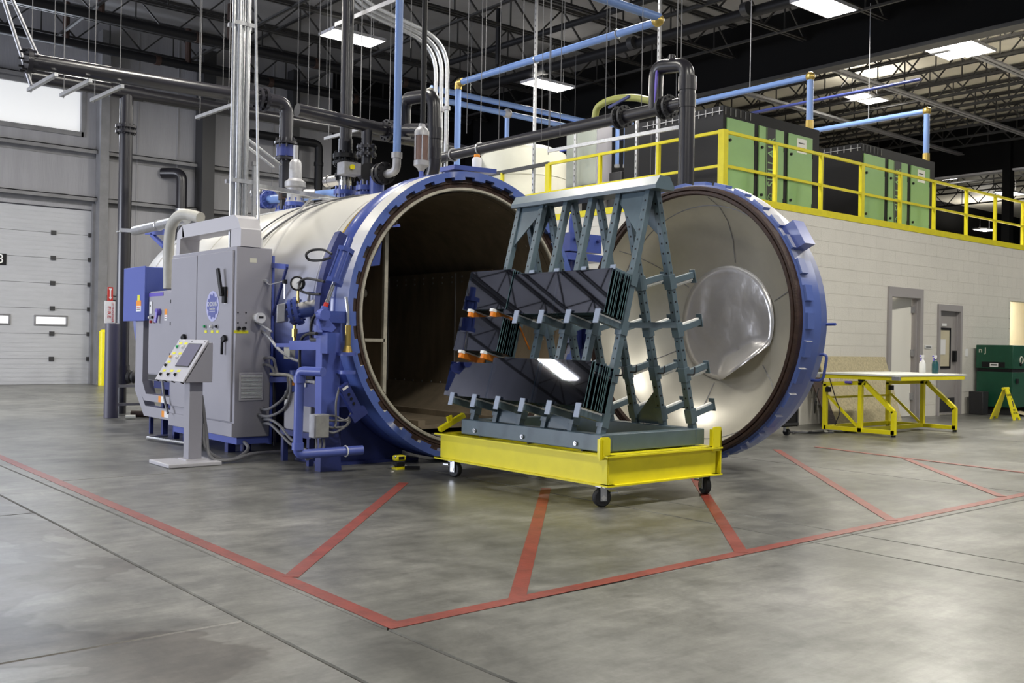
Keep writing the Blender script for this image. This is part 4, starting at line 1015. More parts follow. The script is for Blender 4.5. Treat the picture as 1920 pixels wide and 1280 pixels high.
cond('conduit', [Q(508, 701), Q(530, 702), Q(545, 705), Q(556, 718)], 0.016, 'hose_pale', 'pale conduit leading from the blue bracket to the blue pipe')
cond('conduit', [C_(490, 767), Q(505, 766), Q(528, 750), Q(540, 730), Q(540, 706)], 0.014, 'grey_hose', 'grey conduit rising in a long arc from the cabinet side')
cond('conduit', [C_(484, 777), Q(505, 780), Q(530, 768), Q(543, 745), Q(546, 706)], 0.014, 'grey_hose', 'grey conduit rising in a wider arc below the first')
cond('conduit', [C_(493, 786), Q(508, 787), Q(525, 798), Q(545, 822), Q(562, 832)], 0.014, 'grey_hose', 'grey conduit dropping from the cabinet to the floor pipes')
cond('conduit', [C_(493, 793), Q(508, 796), Q(528, 815), Q(548, 834), Q(575, 843)], 0.014, 'grey_hose', 'lowest grey conduit dropping from the cabinet to the floor')
cond('conduit', [C_(492, 621), Q(505, 632), Q(520, 652), Q(540, 668), Q(560, 676), Q(562, 668)], 0.015, 'galv_dull', 'grey conduit sagging from the cabinet towards the valve')
cond('conduit', [C_(482, 605), Q(495, 612), Q(510, 622)], 0.010, 'galv_dull', 'thin grey conduit hanging from the white transmitter')
cond('conduit', [C_(497, 527), Q(505, 533), Q(515, 531), Q(532, 527)], 0.006, 'galv_dull', 'thin wire from the cabinet side to the sensor stem')
# blue bracket frame next to the cabinet
b = thing('pipe_bracket', 'blue steel bracket frame fixed beside the cabinet', 'bracket', (4.6, 9.05, 0.1))
p1, p2, p3 = Q(508, 497, 4.56), Q(538, 500, 4.50), Q(510, 640, 4.56)
part(b, 'top_bar', MB().bar(p1, p2, 0.03, 0.05), 'cabinet_blue'); part(b, 'brace', MB().bar(p2, Q(512, 590, 4.55), 0.02, 0.03), 'blue_dark')
part(b, 'lower_bar', MB().bar(Q(506, 712, 4.56), Q(545, 711, 4.50), 0.04, 0.05), 'cabinet_blue')
part(b, 'stem', MB().bar(Q(514, 712, 4.56), Q(515, 835, 4.56), 0.02, 0.02), 'dark_steel')

# valve actuator with flanges
va = thing('valve_actuator', 'blue flanged valve body with a grey box, left of the locking ring', 'valve', Q(556, 640, 4.40))
c = Q(563, 582, 4.46); d = (Q(600, 575, 4.60) - c).normalized()
part(va, 'valve_body', MB().cyl(c, c + d * 0.34, 0.075, 20).cyl(c + d * 0.30, c + d * 0.50, 0.05, 16), 'pale_top_blue')
part(va, 'flange', MB().flange(c - d * 0.02, d, 0.135, 0.035, 10, 0.011, 0.02), 'blue_paint'); part(va, 'flange', MB().flange(c - d * 0.075, d, 0.125, 0.03, 10, 0.011, 0.015), 'blue_paint')
e = c - d * 0.14; part(va, 'actuator_box', MB().obox(e + V((-0.03, 0, 0)), d * 0.04, (0, 0, 0.085), d.cross(V((0, 0, 1))) * 0.075), 'galv_dull', bevel=0.006)
part(va, 'handwheel', MB().torus(c + d * 0.08 + V((0, 0, 0.15)), (0, 0, 1), 0.05, 0.010, 16, 6), 'blue_paint')
part(va, 'stem', MB().cyl(c + d * 0.08, c + d * 0.08 + V((0, 0, 0.16)), 0.015, 8), 'galv_dull')
part(va, 'drain', MB().cyl(c - d * 0.05 - V((0, 0, 0.10)), c - d * 0.05 - V((0, 0, 0.30)), 0.016, 8).cyl(c - d * 0.05 - V((0, 0, 0.16)), c - d * 0.05 - V((0, 0, 0.24)), 0.028, 8), 'brass')
part(va, 'support', MB().obox(c + d * 0.12 - V((0, 0, 0.25)), d * 0.14, (0, 0, 0.035), d.cross(V((0, 0, 1))) * 0.05), 'blue_dark')
p = Q(534, 560, 4.38); st = part(va, 'sensor_stem', MB().cyl(p, Q(534, 531, 4.38), 0.010, 8), 'chrome'); part(st, 'sensor_head', MB().cyl(Q(534, 532, 4.38), Q(534, 524, 4.38), 0.024, 10), 'black')
# pressure gauge
p = Q(557, 531, 4.38); gd = V((-0.75, -0.66, 0)).normalized()
pg = thing('pressure_gauge', 'round black pressure gauge with a white dial above the blue valve', 'gauge', p - V((0, 0, 0.16)))
part(pg, 'case', MB().cyl(p + gd * 0.0, p - gd * 0.05, 0.062, 24).torus(p, gd, 0.060, 0.010, 24, 6), 'black')
dl = part(pg, 'dial', MB().cyl(p + gd * 0.003, p, 0.052, 24), 'label_white')
part(dl, 'needle', MB().bar(p + gd * 0.006, p + gd * 0.006 + V((0.02, -0.02, 0.025)), 0.004, 0.002), 'ink')
part(pg, 'stem', MB().cyl(p - gd * 0.03 - V((0, 0, 0.05)), p - gd * 0.03 - V((0, 0, 0.18)), 0.012, 8), 'brass')
# black hoses looping at the cylinder
solo('hydraulic_hose', MB().spline([ony(622, 476, 7.8), ony(606, 468, 7.9), ony(585, 469, 8.0), ony(574, 477, 8.0), ony(580, 487, 8.0), ony(600, 488, 7.9), ony(620, 483, 7.8)], 0.012, 8), 'rubber', 'black hose bent into a loop against the white shell', 'hose', 'black hydraulic hoses')
solo('hydraulic_hose', MB().spline([Q(560, 543, 4.36), Q(563, 528), Q(575, 522), Q(590, 524), ony(608, 528, 7.75)], 0.012, 8), 'rubber', 'black hose arching from behind the gauge to the cylinder', 'hose', 'black hydraulic hoses')
solo('hydraulic_hose', MB().spline([Q(558, 540, 4.40), Q(568, 547), Q(585, 551), ony(600, 551, 7.8)], 0.012, 8), 'rubber', 'black hose running straight right under the gauge', 'hose', 'black hydraulic hoses')
solo('hydraulic_hose', MB().spline([Q(583, 640, 4.36), Q(583, 610, 4.36), Q(590, 592, 4.36), Q(600, 590, 4.36), ony(607, 605, 7.7)], 0.014, 8), 'rubber', 'black hose arching over the blue pull bar', 'hose', 'black hydraulic hoses')
solo('hydraulic_hose', MB().spline([Q(563, 720, 4.36), Q(562, 660, 4.34), Q(566, 635, 4.34), Q(578, 626, 4.34), ony(594, 625, 7.7)], 0.014, 8), 'rubber', 'black hose dropping behind the blue pull bar', 'hose', 'black hydraulic hoses')
# hydraulic cylinder
a_, b_ = ony(648, 470, 7.60), ony(627, 528, 7.60)
hc = thing('hydraulic_cylinder', 'blue hydraulic cylinder with a chrome rod beside the locking ring', 'cylinder', b_ - V((0, 0, 0.3)))
dd_ = (b_ - a_).normalized()
part(hc, 'barrel', MB().cyl(a_, b_, 0.062, 20), 'blue_paint')
for q in (a_, b_): part(hc, 'end_block', MB().cyl(q - dd_ * 0.02, q + dd_ * 0.02, 0.078, 8), 'blue_paint')
sd = dd_.orthogonal().normalized(); sd2 = dd_.cross(sd)
for k in range(4):
    o_ = (sd * math.cos(R(45 + 90 * k)) + sd2 * math.sin(R(45 + 90 * k))) * 0.068; part(hc, 'tie_rod', MB().cyl(a_ + o_, b_ + o_, 0.008, 6), 'blue_paint')
part(hc, 'rod', MB().cyl(b_, b_ + dd_ * 0.22, 0.018, 12), 'chrome'); part(hc, 'rod_collar', MB().cyl(b_ + dd_ * 0.20, b_ + dd_ * 0.24, 0.022, 12), 'red')
part(hc, 'clevis', MB().cyl(b_ + dd_ * 0.24, b_ + dd_ * 0.32, 0.035, 12).cyl(b_ + dd_ * 0.31 - V((0, 0.05, 0)), b_ + dd_ * 0.31 + V((0, 0.03, 0)), 0.05, 16), 'cabinet_blue')
part(hc, 'clevis', MB().cyl(a_ - dd_ * 0.02, a_ - dd_ * 0.12, 0.03, 12), 'blue_paint')
lk = b_ + dd_ * 0.32; part(hc, 'link_plate', MB().prism([(lk.x - 0.05, 7.60, lk.z + 0.03), (lk.x + 0.02, 7.60, lk.z + 0.02), (lk.x + 0.14, 7.60, lk.z - 0.10), (lk.x + 0.10, 7.60, lk.z - 0.14), (lk.x + 0.0, 7.60, lk.z - 0.12)], (0, 0.03, 0)), 'cabinet_blue')
# pull bar and its valve block
pb = thing('pull_bar', 'blue horizontal lever bar pointing from the ring post to the cabinet', 'lever', Q(575, 655, 4.33))
part(pb, 'bar', MB().bar(Q(545, 647, 4.33), Q(612, 647, 4.33), 0.03, 0.085), 'cabinet_blue'); part(pb, 'handle', MB().bar(Q(520, 647, 4.33), Q(548, 647, 4.33), 0.03, 0.035), 'cabinet_blue')
part(pb, 'valve_block', MB().obox(Q(600, 622, 4.33), (0.03, 0, 0), (0, 0.05, 0), (0, 0, 0.055)), 'cabinet_blue'); part(pb, 'solenoid', MB().cyl(Q(585, 637, 4.33), Q(602, 637, 4.33), 0.022, 10), 'dark_steel')
part(pb, 'clamp', MB().obox(Q(615, 643, 4.33), (0.04, 0, 0), (0, 0.06, 0), (0, 0, 0.09)), 'blue_paint')
t = solo('small_junction_box', MB().obox(Q(543, 660, 4.42), (0.03, 0, 0), (0, 0.06, 0), (0, 0, 0.065)), 'tank', 'small cream junction box hanging under the blue lever bar', 'junction box', bevel=0.005)
part(t, 'cover_screw', MB().cyl(Q(543, 650, 4.388), Q(543, 650, 4.384), 0.006, 6), 'galv')
# blue drain pipe
bp_ = thing('drain_pipe', 'blue plastic pipe dropping to the floor and turning right', 'pipe', Q(562, 852, 4.05))
A_, B_, C2_ = onx(606, 697, 4.14), onx(562, 695, 4.05), onx(558, 852, 4.05)
part(bp_, 'pipe_run', MB().tube([A_, B_, C2_, ony(680, 843, 7.50)], 0.040, 16, 0.05), 'cabinet_blue')
for q, ax_ in ((B_ - V((0, 0, 0.07)), (0, 0, 1)), (C2_ + V((0, 0, 0.07)), (0, 0, 1))): part(bp_, 'coupling', MB().cyl(q - V((0, 0, 0.03)), q + V((0, 0, 0.03)), 0.050, 16), 'cabinet_blue')
q = ony(648, 845.5, 7.52); part(bp_, 'hose_clip', MB().torus(q, (1, 0, 0), 0.046, 0.006, 16, 6), 'plastic_white')
# hydraulic power unit behind the blue pipe
hp = thing('hydraulic_unit', 'grey hydraulic tank with pump behind the blue drain pipe', 'pump', Q(560, 815, 4.45))
c = Q(560, 790, 4.46); part(hp, 'tank', MB().box(c.x - 0.04, c.x + 0.10, c.y - 0.30, c.y + 0.22, 0.30, 0.66), 'cab_grey', bevel=0.01)
part(hp, 'stand', MB().box(c.x - 0.06, c.x + 0.11, c.y - 0.34, c.y + 0.25, 0.25, 0.30), 'blue_dark')
for y in (c.y - 0.30, c.y + 0.20): part(hp, 'stand_leg', MB().box(c.x - 0.05, c.x + 0.0, y, y + 0.05, 0.0, 0.25), 'blue_dark')
q = Q(537, 785, 4.415); part(hp, 'paper_label', MB().box(c.x - 0.043, c.x - 0.040, q.y - 0.05, q.y + 0.05, 0.53, 0.63), 'label_white')
part(hp, 'label_print', MB().box(c.x - 0.045, c.x - 0.043, q.y - 0.035, q.y + 0.035, 0.585, 0.60), 'ink')
q = Q(552, 765, 4.45); part(hp, 'motor', MB().cyl((q.x, q.y, 0.66), (q.x, q.y, 0.86), 0.05, 16), 'blue_paint'); part(hp, 'motor_label', MB().cyl((q.x, q.y, 0.72), (q.x, q.y, 0.76), 0.052, 16), 'label_orange')
part(hp, 'filter', MB().cyl((q.x, q.y, 0.76), (q.x, q.y, 0.80), 0.053, 16), 'plastic_white')
q = Q(588, 725, 4.45); part(hp, 'manifold', MB().obox(q, (0.04, 0, 0), (0, 0.09, 0), (0, 0, 0.06)), 'galv_dull'); part(hp, 'manifold_bracket', MB().obox(q - V((0, 0, 0.10)), (0.05, 0, 0), (0, 0.10, 0), (0, 0, 0.03)), 'blue_paint')
for k in range(3): part(hp, 'solenoid', MB().cyl(q + V((-0.04, -0.06 + k * 0.06, 0.02)), q + V((-0.12, -0.06 + k * 0.06, 0.02)), 0.02, 10), 'chrome' if k != 1 else 'dark_steel')
part(hp, 'valve_stack', MB().obox(q + V((0, 0.0, 0.10)), (0.05, 0, 0), (0, 0.07, 0), (0, 0, 0.03)), 'black')
for k, (u_, w_) in enumerate(((575, 598), (590, 608), (600, 604))):
    part(hp, 'hose', MB().spline([Q(u_, 745, 4.42), Q(u_ + 10, 755, 4.38), Q(w_, 775, 4.36), Q(w_, 790, 4.33)], 0.010, 8), 'rubber')
# grey terminal box on the post
tb = thing('terminal_box', 'light grey steel terminal box in front of the blue post foot', 'terminal box', ony(602, 822, 7.60))
a_, b_ = ony(588, 777, 7.60), ony(615, 820, 7.60)
bx_ = part(tb, 'box', MB().box(a_.x, b_.x, 7.58, 7.68, b_.z, a_.z), 'galv_dull', bevel=0.006)
part(tb, 'cover', MB().box(a_.x + 0.01, b_.x - 0.01, 7.572, 7.58, b_.z + 0.01, a_.z - 0.01), 'galv_dull')
for k, px in enumerate((593, 600, 607)):
    q = ony(px, 822, 7.62); part(tb, 'conduit_stub', MB().spline([q, q - V((0, 0, 0.08)), q - V((0.02 * (k + 1), 0, 0.14)), q - V((0.10 + .03 * k, 0, 0.17))], 0.011, 8), 'grey_hose')
for k, (z_, r_) in enumerate(((0.05, 0.10), (0.09, 0.14), (0.15, 0.10), (0.19, 0.16))):
    s0 = V((b_.x, 7.62, b_.z + z_)); e0 = ony(661 if k % 2 else 658, 765, 7.58)
    part(tb, 'conduit_loop', MB().spline([s0, s0 + V((0.08, 0, -0.01)), (s0 + e0) / 2 + V((0.06, -0.02, -r_ * 0.5)), e0 - V((0, 0, 0.05)), e0], 0.010, 8), 'grey_hose')
# limit switch bar under the ring
ls = thing('limit_switch_bar', 'dark blue switch bar tilted under the left of the locking ring', 'switch', ony(655, 800, 7.62))
a_, b_ = ony(642, 722, 7.56), ony(668, 770, 7.56); part(ls, 'bar', MB().bar(a_, b_, 0.05, 0.10, (0, 1, 0)), 'blue_dark')
part(ls, 'label', MB().bar(a_ + (b_ - a_) * 0.06 - V((0, 0.027, 0)), a_ + (b_ - a_) * 0.14 - V((0, 0.027, 0)), 0.002, 0.06, (0, 1, 0)), 'label_white')
for k in (0.35, 0.52, 0.70): q = a_ + (b_ - a_) * k; part(ls, 'button', MB().cyl(q - V((0, 0.024, 0)), q - V((0, 0.032, 0)), 0.013, 10), 'black')
part(ls, 'foot_plate', MB().bar(b_, b_ + (b_ - a_) * 0.28, 0.05, 0.16, (0, 1, 0)), 'blue_dark')
part(ls, 'conduit', MB().spline([a_ + V((-0.03, 0, -0.02)), a_ + V((-0.06, 0, -0.15)), ony(630, 790, 7.60), ony(628, 800, 7.60)], 0.010, 8), 'grey_hose')

# small grey drive cabinet, blue box, wireway
sc = thing('drive_cabinet', 'smaller grey drive cabinet left of the tall control cabinet', 'cabinet', (4.4, 11.4, 0))
part(sc, 'body', MB().box(4.26, 4.52, 10.98, 11.72, 0.64, 1.68), 'cab_grey', bevel=0.006)
sd_ = part(sc, 'door', MB().box(4.245, 4.262, 11.0, 11.70, 0.72, 1.66), 'cab_grey', bevel=0.004)
part(sc, 'base_panel', MB().box(4.246, 4.262, 11.0, 11.70, 0.65, 0.71), 'dark_steel')
part(sd_, 'blue_header', MB().box(4.242, 4.247, 11.25, 11.70, 1.62, 1.66), 'purple')
part(sd_, 'keypad', MB().box(4.235, 4.247, 11.58, 11.66, 1.42, 1.56), 'plastic_white')
part(sd_, 'keypad_screen', MB().cyl((4.235, 11.63, 1.51), (4.232, 11.63, 1.51), 0.012, 10), 'ink')
q = onx(300, 585, 4.245); part(sd_, 'rotary_handle', MB().cyl((4.245, q.y, q.z), (4.20, q.y, q.z), 0.04, 14).bar((4.21, q.y, q.z), (4.20, q.y + 0.02, q.z - 0.12), 0.025, 0.03), 'purple')
q = onx(311, 590, 4.245); warn(sd_, V((4.245, q.y, q.z)), 'x', 0.075, 0.13)
for k in range(5):
    q = onx(281 + 3 * k, 595 + (k % 2) * 8, 4.245); part(sd_, 'push_button', MB().cyl((4.245, q.y, q.z), (4.225, q.y, q.z), 0.016, 10), ('plastic_white', 'red', 'black', 'brown_tube', 'red')[k])
for z in (0.95, 1.30, 1.55): part(sd_, 'latch', MB().box(4.238, 4.246, 11.005, 11.03, z - 0.02, z + 0.02), 'black')
part(sc, 'stand', MB().box(4.34, 4.40, 11.45, 11.51, 0, 0.64), 'blue_dark'); part(sc, 'stand', MB().box(4.34, 4.40, 11.1, 11.16, 0, 0.64), 'blue_dark')
part(sc, 'stand_bar', MB().box(4.32, 4.42, 11.0, 11.7, 0.55, 0.64), 'blue_dark')
bb = thing('blue_wall_box', 'square blue steel box with a danger sticker behind the drive cabinet', 'electrical box', (4.3, 12.1, 1.34))
part(bb, 'body', MB().box(4.21, 4.46, 11.72, 12.42, 1.34, 1.975), 'cabinet_blue', bevel=0.01)
lid = part(bb, 'lid', MB().box(4.195, 4.21, 11.715, 12.43, 1.335, 1.98), 'cabinet_blue', bevel=0.004)
q = onx(260, 575, 4.195); warn(lid, V((4.195, q.y, q.z + 0.01)), 'x', 0.16, 0.13, 'label_orange'); part(lid, 'sticker_symbol', MB().box(4.192, 4.195, q.y - 0.04, q.y + 0.04, q.z + 0.075, q.z + 0.14), 'label_yellow')
ww = thing('wireway_duct', 'grey square wireway dropping from the blue box and turning right', 'cable duct', (4.3, 11.85, 0.2))
m = MB().prism([(4.24, 12.05, 1.34), (4.24, 11.86, 1.34), (4.24, 11.86, 0.62), (4.24, 11.74, 0.48), (4.24, 10.85, 0.48), (4.24, 10.85, 0.40), (4.24, 11.8, 0.40), (4.24, 12.05, 0.60)], (0.12, 0, 0)); part(ww, 'upper_duct', m, 'cab_grey')
m = MB().prism([(4.28, 12.22, 1.34), (4.28, 12.09, 1.34), (4.28, 12.09, 0.55), (4.28, 11.86, 0.33), (4.28, 10.85, 0.33), (4.28, 10.85, 0.21), (4.28, 11.9, 0.21), (4.28, 12.22, 0.50)], (0.12, 0, 0)); part(ww, 'lower_duct', m, 'cab_grey')
for z in (0.44, 0.27):
    part(ww, 'sticker', MB().box(4.236 if z > .4 else 4.276, 4.24 if z > .4 else 4.28, 11.25, 11.33, z - 0.035, z + 0.035), 'label_orange'); part(ww, 'sticker', MB().box(4.236 if z > .4 else 4.276, 4.24 if z > .4 else 4.28, 11.12, 11.25, z - 0.035, z + 0.035), 'label_white')
part(ww, 'support_leg', MB().box(4.32, 4.36, 11.8, 11.84, 0, 0.21), 'blue_dark')
solo('exhaust_hose', MB().spline([onx(316, 541, 4.40), onx(316, 500, 4.40), onx(317, 450, 4.40), onx(322, 422, 4.40), onx(335, 405, 4.42), onx(352, 402, 4.46), onx(376, 408, 4.52)], 0.062, 16), 'hose_pale', 'thick pale hose rising from the drive cabinet and bending over', 'hose')
solo('steel_pipe', MB().cyl(onx(252, 433, 4.62), onx(350, 410, 4.62), 0.06, 16).torus(onx(298, 422, 4.62), (0, 1, 0), 0.062, 0.01, 16, 6), 'galv', 'silver sloping pipe joining the dark riser behind the hose', 'pipe')
br2 = thing('riser_bracket', 'blue angle bracket with a silver strut holding the dark riser', 'bracket', onx(300, 470, 4.9))
part(br2, 'strut', MB().bar(ony(226, 431, 14.98), onx(280, 434, 4.9), 0.03, 0.05), 'galv'); part(br2, 'arm', MB().bar(onx(275, 435, 4.9), onx(308, 435, 4.9), 0.05, 0.07), 'cabinet_blue'); part(br2, 'brace', MB().bar(onx(285, 440, 4.9), onx(308, 462, 4.9), 0.05, 0.05), 'cabinet_blue')

# operator console on a pedestal
co = thing('operator_console', 'grey pedestal console with a sloped button panel and screen', 'console', (3.62, 8.83, 0))
part(co, 'base_plate', MB().box(3.31, 3.80, 8.58, 9.06, 0, 0.035), 'cab_light', bevel=0.008)
part(co, 'column', MB().box(3.575, 3.70, 8.80, 8.925, 0.035, 0.80), 'cab_grey', bevel=0.006)
part(co, 'column_foot', MB().box(3.54, 3.735, 8.77, 8.955, 0.035, 0.045), 'cab_light')
ye, yf_ = 8.72, 9.37
part(co, 'housing', MB().prism([(3.50, ye, 0.745), (3.755, ye, 0.745), (3.755, ye, 1.105), (3.725, ye, 1.105)], (0, yf_ - ye, 0)), 'cab_grey', bevel=0.004)
pd = V((3.715 - 3.485, 0, 1.125 - 0.745)); pl = pd.length; pd.normalize(); pn = V((-pd.z, 0, pd.x)); o = V((3.485, ye - 0.01, 0.742))
fp = part(co, 'panel', MB().obox(o + pd * pl / 2 + V((0, (yf_ - ye) / 2 + 0.01, 0)) + pn * 0.008, pd * pl / 2, (0, (yf_ - ye) / 2 + 0.012, 0), pn * 0.009), 'cab_light', bevel=0.004)
def onp(u, v, h=0.017): return o + pd * (pl * v) + V((0, (yf_ - ye + 0.02) * (1 - u), 0)) + pn * h      # u: 0 far .. 1 near, v: 0 bottom .. 1 top
def pbox(u0, u1, v0, v1, t): 
    c = (onp(u0, v0) + onp(u1, v1)) / 2; return MB().obox(c + pn * t / 2, pd * (pl * (v1 - v0) / 2), (0, (yf_ - ye) * (u1 - u0) / 2, 0), pn * t / 2)
part(fp, 'screen_bezel', pbox(0.44, 0.92, 0.34, 0.90, 0.006), 'dark_steel'); part(fp, 'screen', pbox(0.455, 0.905, 0.36, 0.88, 0.008), 'screen')
for (u, v, mm) in ((0.14, 0.80, 'lamp_green'), (0.33, 0.80, 'plastic_white'), (0.12, 0.55, 'lamp_amber'), (0.34, 0.55, 'plastic_white'), (0.13, 0.34, 'black'), (0.15, 0.12, 'black'), (0.42, 0.13, 'black'), (0.66, 0.14, 'black')):
    b = part(fp, 'push_button', MB().cyl(onp(u, v), onp(u, v, 0.026), 0.020, 14), 'chrome'); part(b, 'button_cap', MB().cyl(onp(u, v, 0.024), onp(u, v, 0.042), 0.015, 14, 0.012), mm)
    part(fp, 'name_tag', pbox(u - 0.055, u + 0.055, v + 0.075, v + 0.125, 0.002), 'label_yellow')
for u in (0.06, 0.5, 0.94):
    part(fp, 'panel_screw', MB().cyl(onp(u, 0.955), onp(u, 0.955, 0.020), 0.006, 8), 'black')
for u in (0.06, 0.35, 0.64, 0.94): part(fp, 'panel_clamp', MB().obox(onp(u, 0.015, 0.004), pd * 0.012, (0, 0.02, 0), pn * 0.012), 'black')
solo('console_cable', MB().spline([V((3.69, 8.86, 0.70)), V((3.74, 8.86, 0.45)), V((3.73, 8.80, 0.16)), V((3.86, 8.74, 0.035)), V((4.02, 8.76, 0.03)), V((4.2, 8.9, 0.10)), V((4.32, 9.3, 0.145))], 0.017, 8), 'grey_hose', 'dark cable curving from the console column along the floor to the cabinet', 'cable', 'floor cables by the console')
solo('console_cable', MB().spline([V((3.70, 8.83, 0.62)), V((3.75, 8.83, 0.30)), V((3.76, 8.74, 0.06)), V((3.92, 8.66, 0.03)), V((4.15, 8.70, 0.07)), V((4.5, 8.85, 0.055)), V((4.9, 8.95, 0.03))], 0.017, 8), 'grey_hose', 'dark cable running from the console past the cabinet under the vessel', 'cable', 'floor cables by the console')
solo('console_cable', MB().spline([onx(304, 712, 4.1), onx(308, 745, 4.1), onx(315, 775, 4.1)], 0.014, 8), 'grey_hose', 'short cable hanging left of the console head', 'cable', 'floor cables by the console')
solo('floor_conduit', MB().tube([V((4.15, 10.3, 0.03)), V((4.02, 11.1, 0.03)), V((4.30, 11.2, 0.03)), ], 0.016, 8, 0.05), 'galv', 'bent silver conduit lying on the floor behind the console', 'conduit')

# bollards, fire sign, riser
dk = solo('dark_bollard', MB().cyl((4.70, 14.36, 0), (4.70, 14.36, 1.32), 0.095, 24).cyl((4.70, 14.36, 1.32), (4.70, 14.36, 1.335), 0.095, 24, 0.08), 'girt', 'dark grey steel bollard standing in front of the dark riser', 'bollard'); dk.data.materials[0] = mat('bollard_grey', (0.085, 0.08, 0.11), 0.45)
yb_ = solo('yellow_bollard', MB().lathe([(0, 1.30), (0.05, 1.295), (0.095, 1.25), (0.095, 0)], (7.62, 23.9, 0), (0, 0, 1), 24), 'yellow', 'yellow bollard beside the overhead door', 'bollard')
fs_ = thing('fire_sign', 'white and red fire extinguisher sign with a red arrow, above dark bollard', 'sign', (4.74, 14.62, 1.34))
part(fs_, 'mounting_post', MB().box(4.72, 4.76, 14.60, 14.62, 0.0, 1.8), 'girt')
part(fs_, 'panel', MB().box(4.665, 4.81, 14.585, 14.60, 1.335, 1.65), 'label_white'); part(fs_, 'red_head', MB().box(4.70, 4.775, 14.585, 14.60, 1.65, 1.85), 'red')
part(fs_, 'arrow', MB().prism([(4.738, 14.583, 1.665), (4.76, 14.583, 1.71), (4.747, 14.583, 1.71), (4.747, 14.583, 1.80), (4.76, 14.583, 1.83), (4.715, 14.583, 1.83), (4.729, 14.583, 1.80), (4.729, 14.583, 1.71), (4.715, 14.583, 1.71)], (0, 0.002, 0)), 'label_white')
part(fs_, 'lettering', text_mb('FIRE', 0.065, (4.722, 14.583, 1.49), (0, 0, -1), (1, 0, 0), 0.001, sx=1.5), 'red'); part(fs_, 'lettering', text_mb('EXTINGUISHER', 0.042, (4.772, 14.583, 1.49), (0, 0, -1), (1, 0, 0), 0.001), 'red')
rs = thing('dark_riser', 'thick dark plastic riser pipe standing left of the vessel', 'pipe', (5.09, 15.1, 0))
part(rs, 'pipe_run', MB().cyl((5.09, 15.1, 0.45), (5.09, 15.1, 4.75), 0.095, 24), 'pvc')
part(rs, 'stand', MB().cyl((5.09, 15.1, 0), (5.09, 15.1, 0.45), 0.07, 16), 'pvc')
part(rs, 'flange', MB().flange((5.09, 15.1, 4.27), (0, 0, 1), 0.15, 0.035, 10, 0.012, 0.02), 'pvc'); part(rs, 'flange', MB().flange((5.09, 15.1, 4.19), (0, 0, 1), 0.15, 0.035, 10, 0.012, 0.02), 'pvc')
part(rs, 'coupling', MB().cyl((5.09, 15.1, 0.44), (5.09, 15.1, 0.72), 0.108, 24), 'pvc')
part(rs, 'expansion_joint', MB().lathe([(0.08, 0), (0.10, 0.02), (0.10, 0.05), (0.08, 0.06), (0.10, 0.10), (0.08, 0.14), (0.10, 0.18), (0.08, 0.22), (0.08, 0.30), (0.12, 0.30), (0.12, 0.34), (0, 0.34)], (5.15, 15.06, 0.55), (0.75, -0.55, 0), 20), 'rubber')
part(rs, 'clamp_band', MB().torus((5.09, 15.1, 2.70), (0, 0, 1), 0.098, 0.012, 24, 6), 'galv')
for z in (0.42, 0.15): part(rs, 'cross_arm', MB().box(4.9, 5.35, 14.85, 14.9, z - 0.02, z + 0.02), 'girt')
part(rs, 'rod', MB().cyl((4.95, 14.86, 0.02), (4.95, 14.86, 0.55), 0.010, 8), 'galv')
solo('floor_roll', MB().cyl((5.0, 14.4, 0.045), (5.26, 14.2, 0.045), 0.045, 14), 'rust', 'small brown rolled bundle on the floor by the dark riser', 'bundle')
solo('floor_can', MB().cyl((4.80, 14.05, 0.03), (4.92, 14.0, 0.03), 0.03, 12), 'tank', 'small pale tube lying on the floor by the dark bollard', 'tube')
t = thing('leak_sensor', 'small yellow and black gadget standing on the floor before the vessel', 'floor gadget', (4.97, 7.46, 0))
c = G(748, 879); part(t, 'base', MB().box(c.x - 0.05, c.x + 0.05, c.y - 0.04, c.y + 0.04, 0, 0.022), 'yellow'); part(t, 'body', MB().box(c.x - 0.045, c.x + 0.045, c.y - 0.035, c.y + 0.035, 0.022, 0.075), 'black', bevel=0.01)
part(t, 'head', MB().box(c.x - 0.05, c.x + 0.05, c.y - 0.04, c.y + 0.04, 0.075, 0.125), 'yellow', bevel=0.012); part(t, 'badge', MB().box(c.x - 0.03, c.x + 0.03, c.y - 0.043, c.y - 0.04, 0.088, 0.116), 'black')
for sx_ in (-1, 1):
    part(t, 'knob', MB().sphere((c.x + sx_ * 0.05, c.y - 0.02, 0.115), 0.012), 'chrome'); part(t, 'side_bolt', MB().cyl((c.x + sx_ * 0.05, c.y, 0.03), (c.x + sx_ * 0.085, c.y + 0.01, 0.025), 0.008, 8), 'chrome')
e = G(787, 880); part(t, 'black_bar', MB().bar((c.x + 0.03, c.y - 0.05, 0.016), (e.x, e.y, 0.016), 0.03, 0.03), 'black')
# ================================================================== OVERHEAD PIPEWORK
def pipe_thing(name, label, loc, cat='pipe', group=None): return thing(name, label, cat, loc, group)
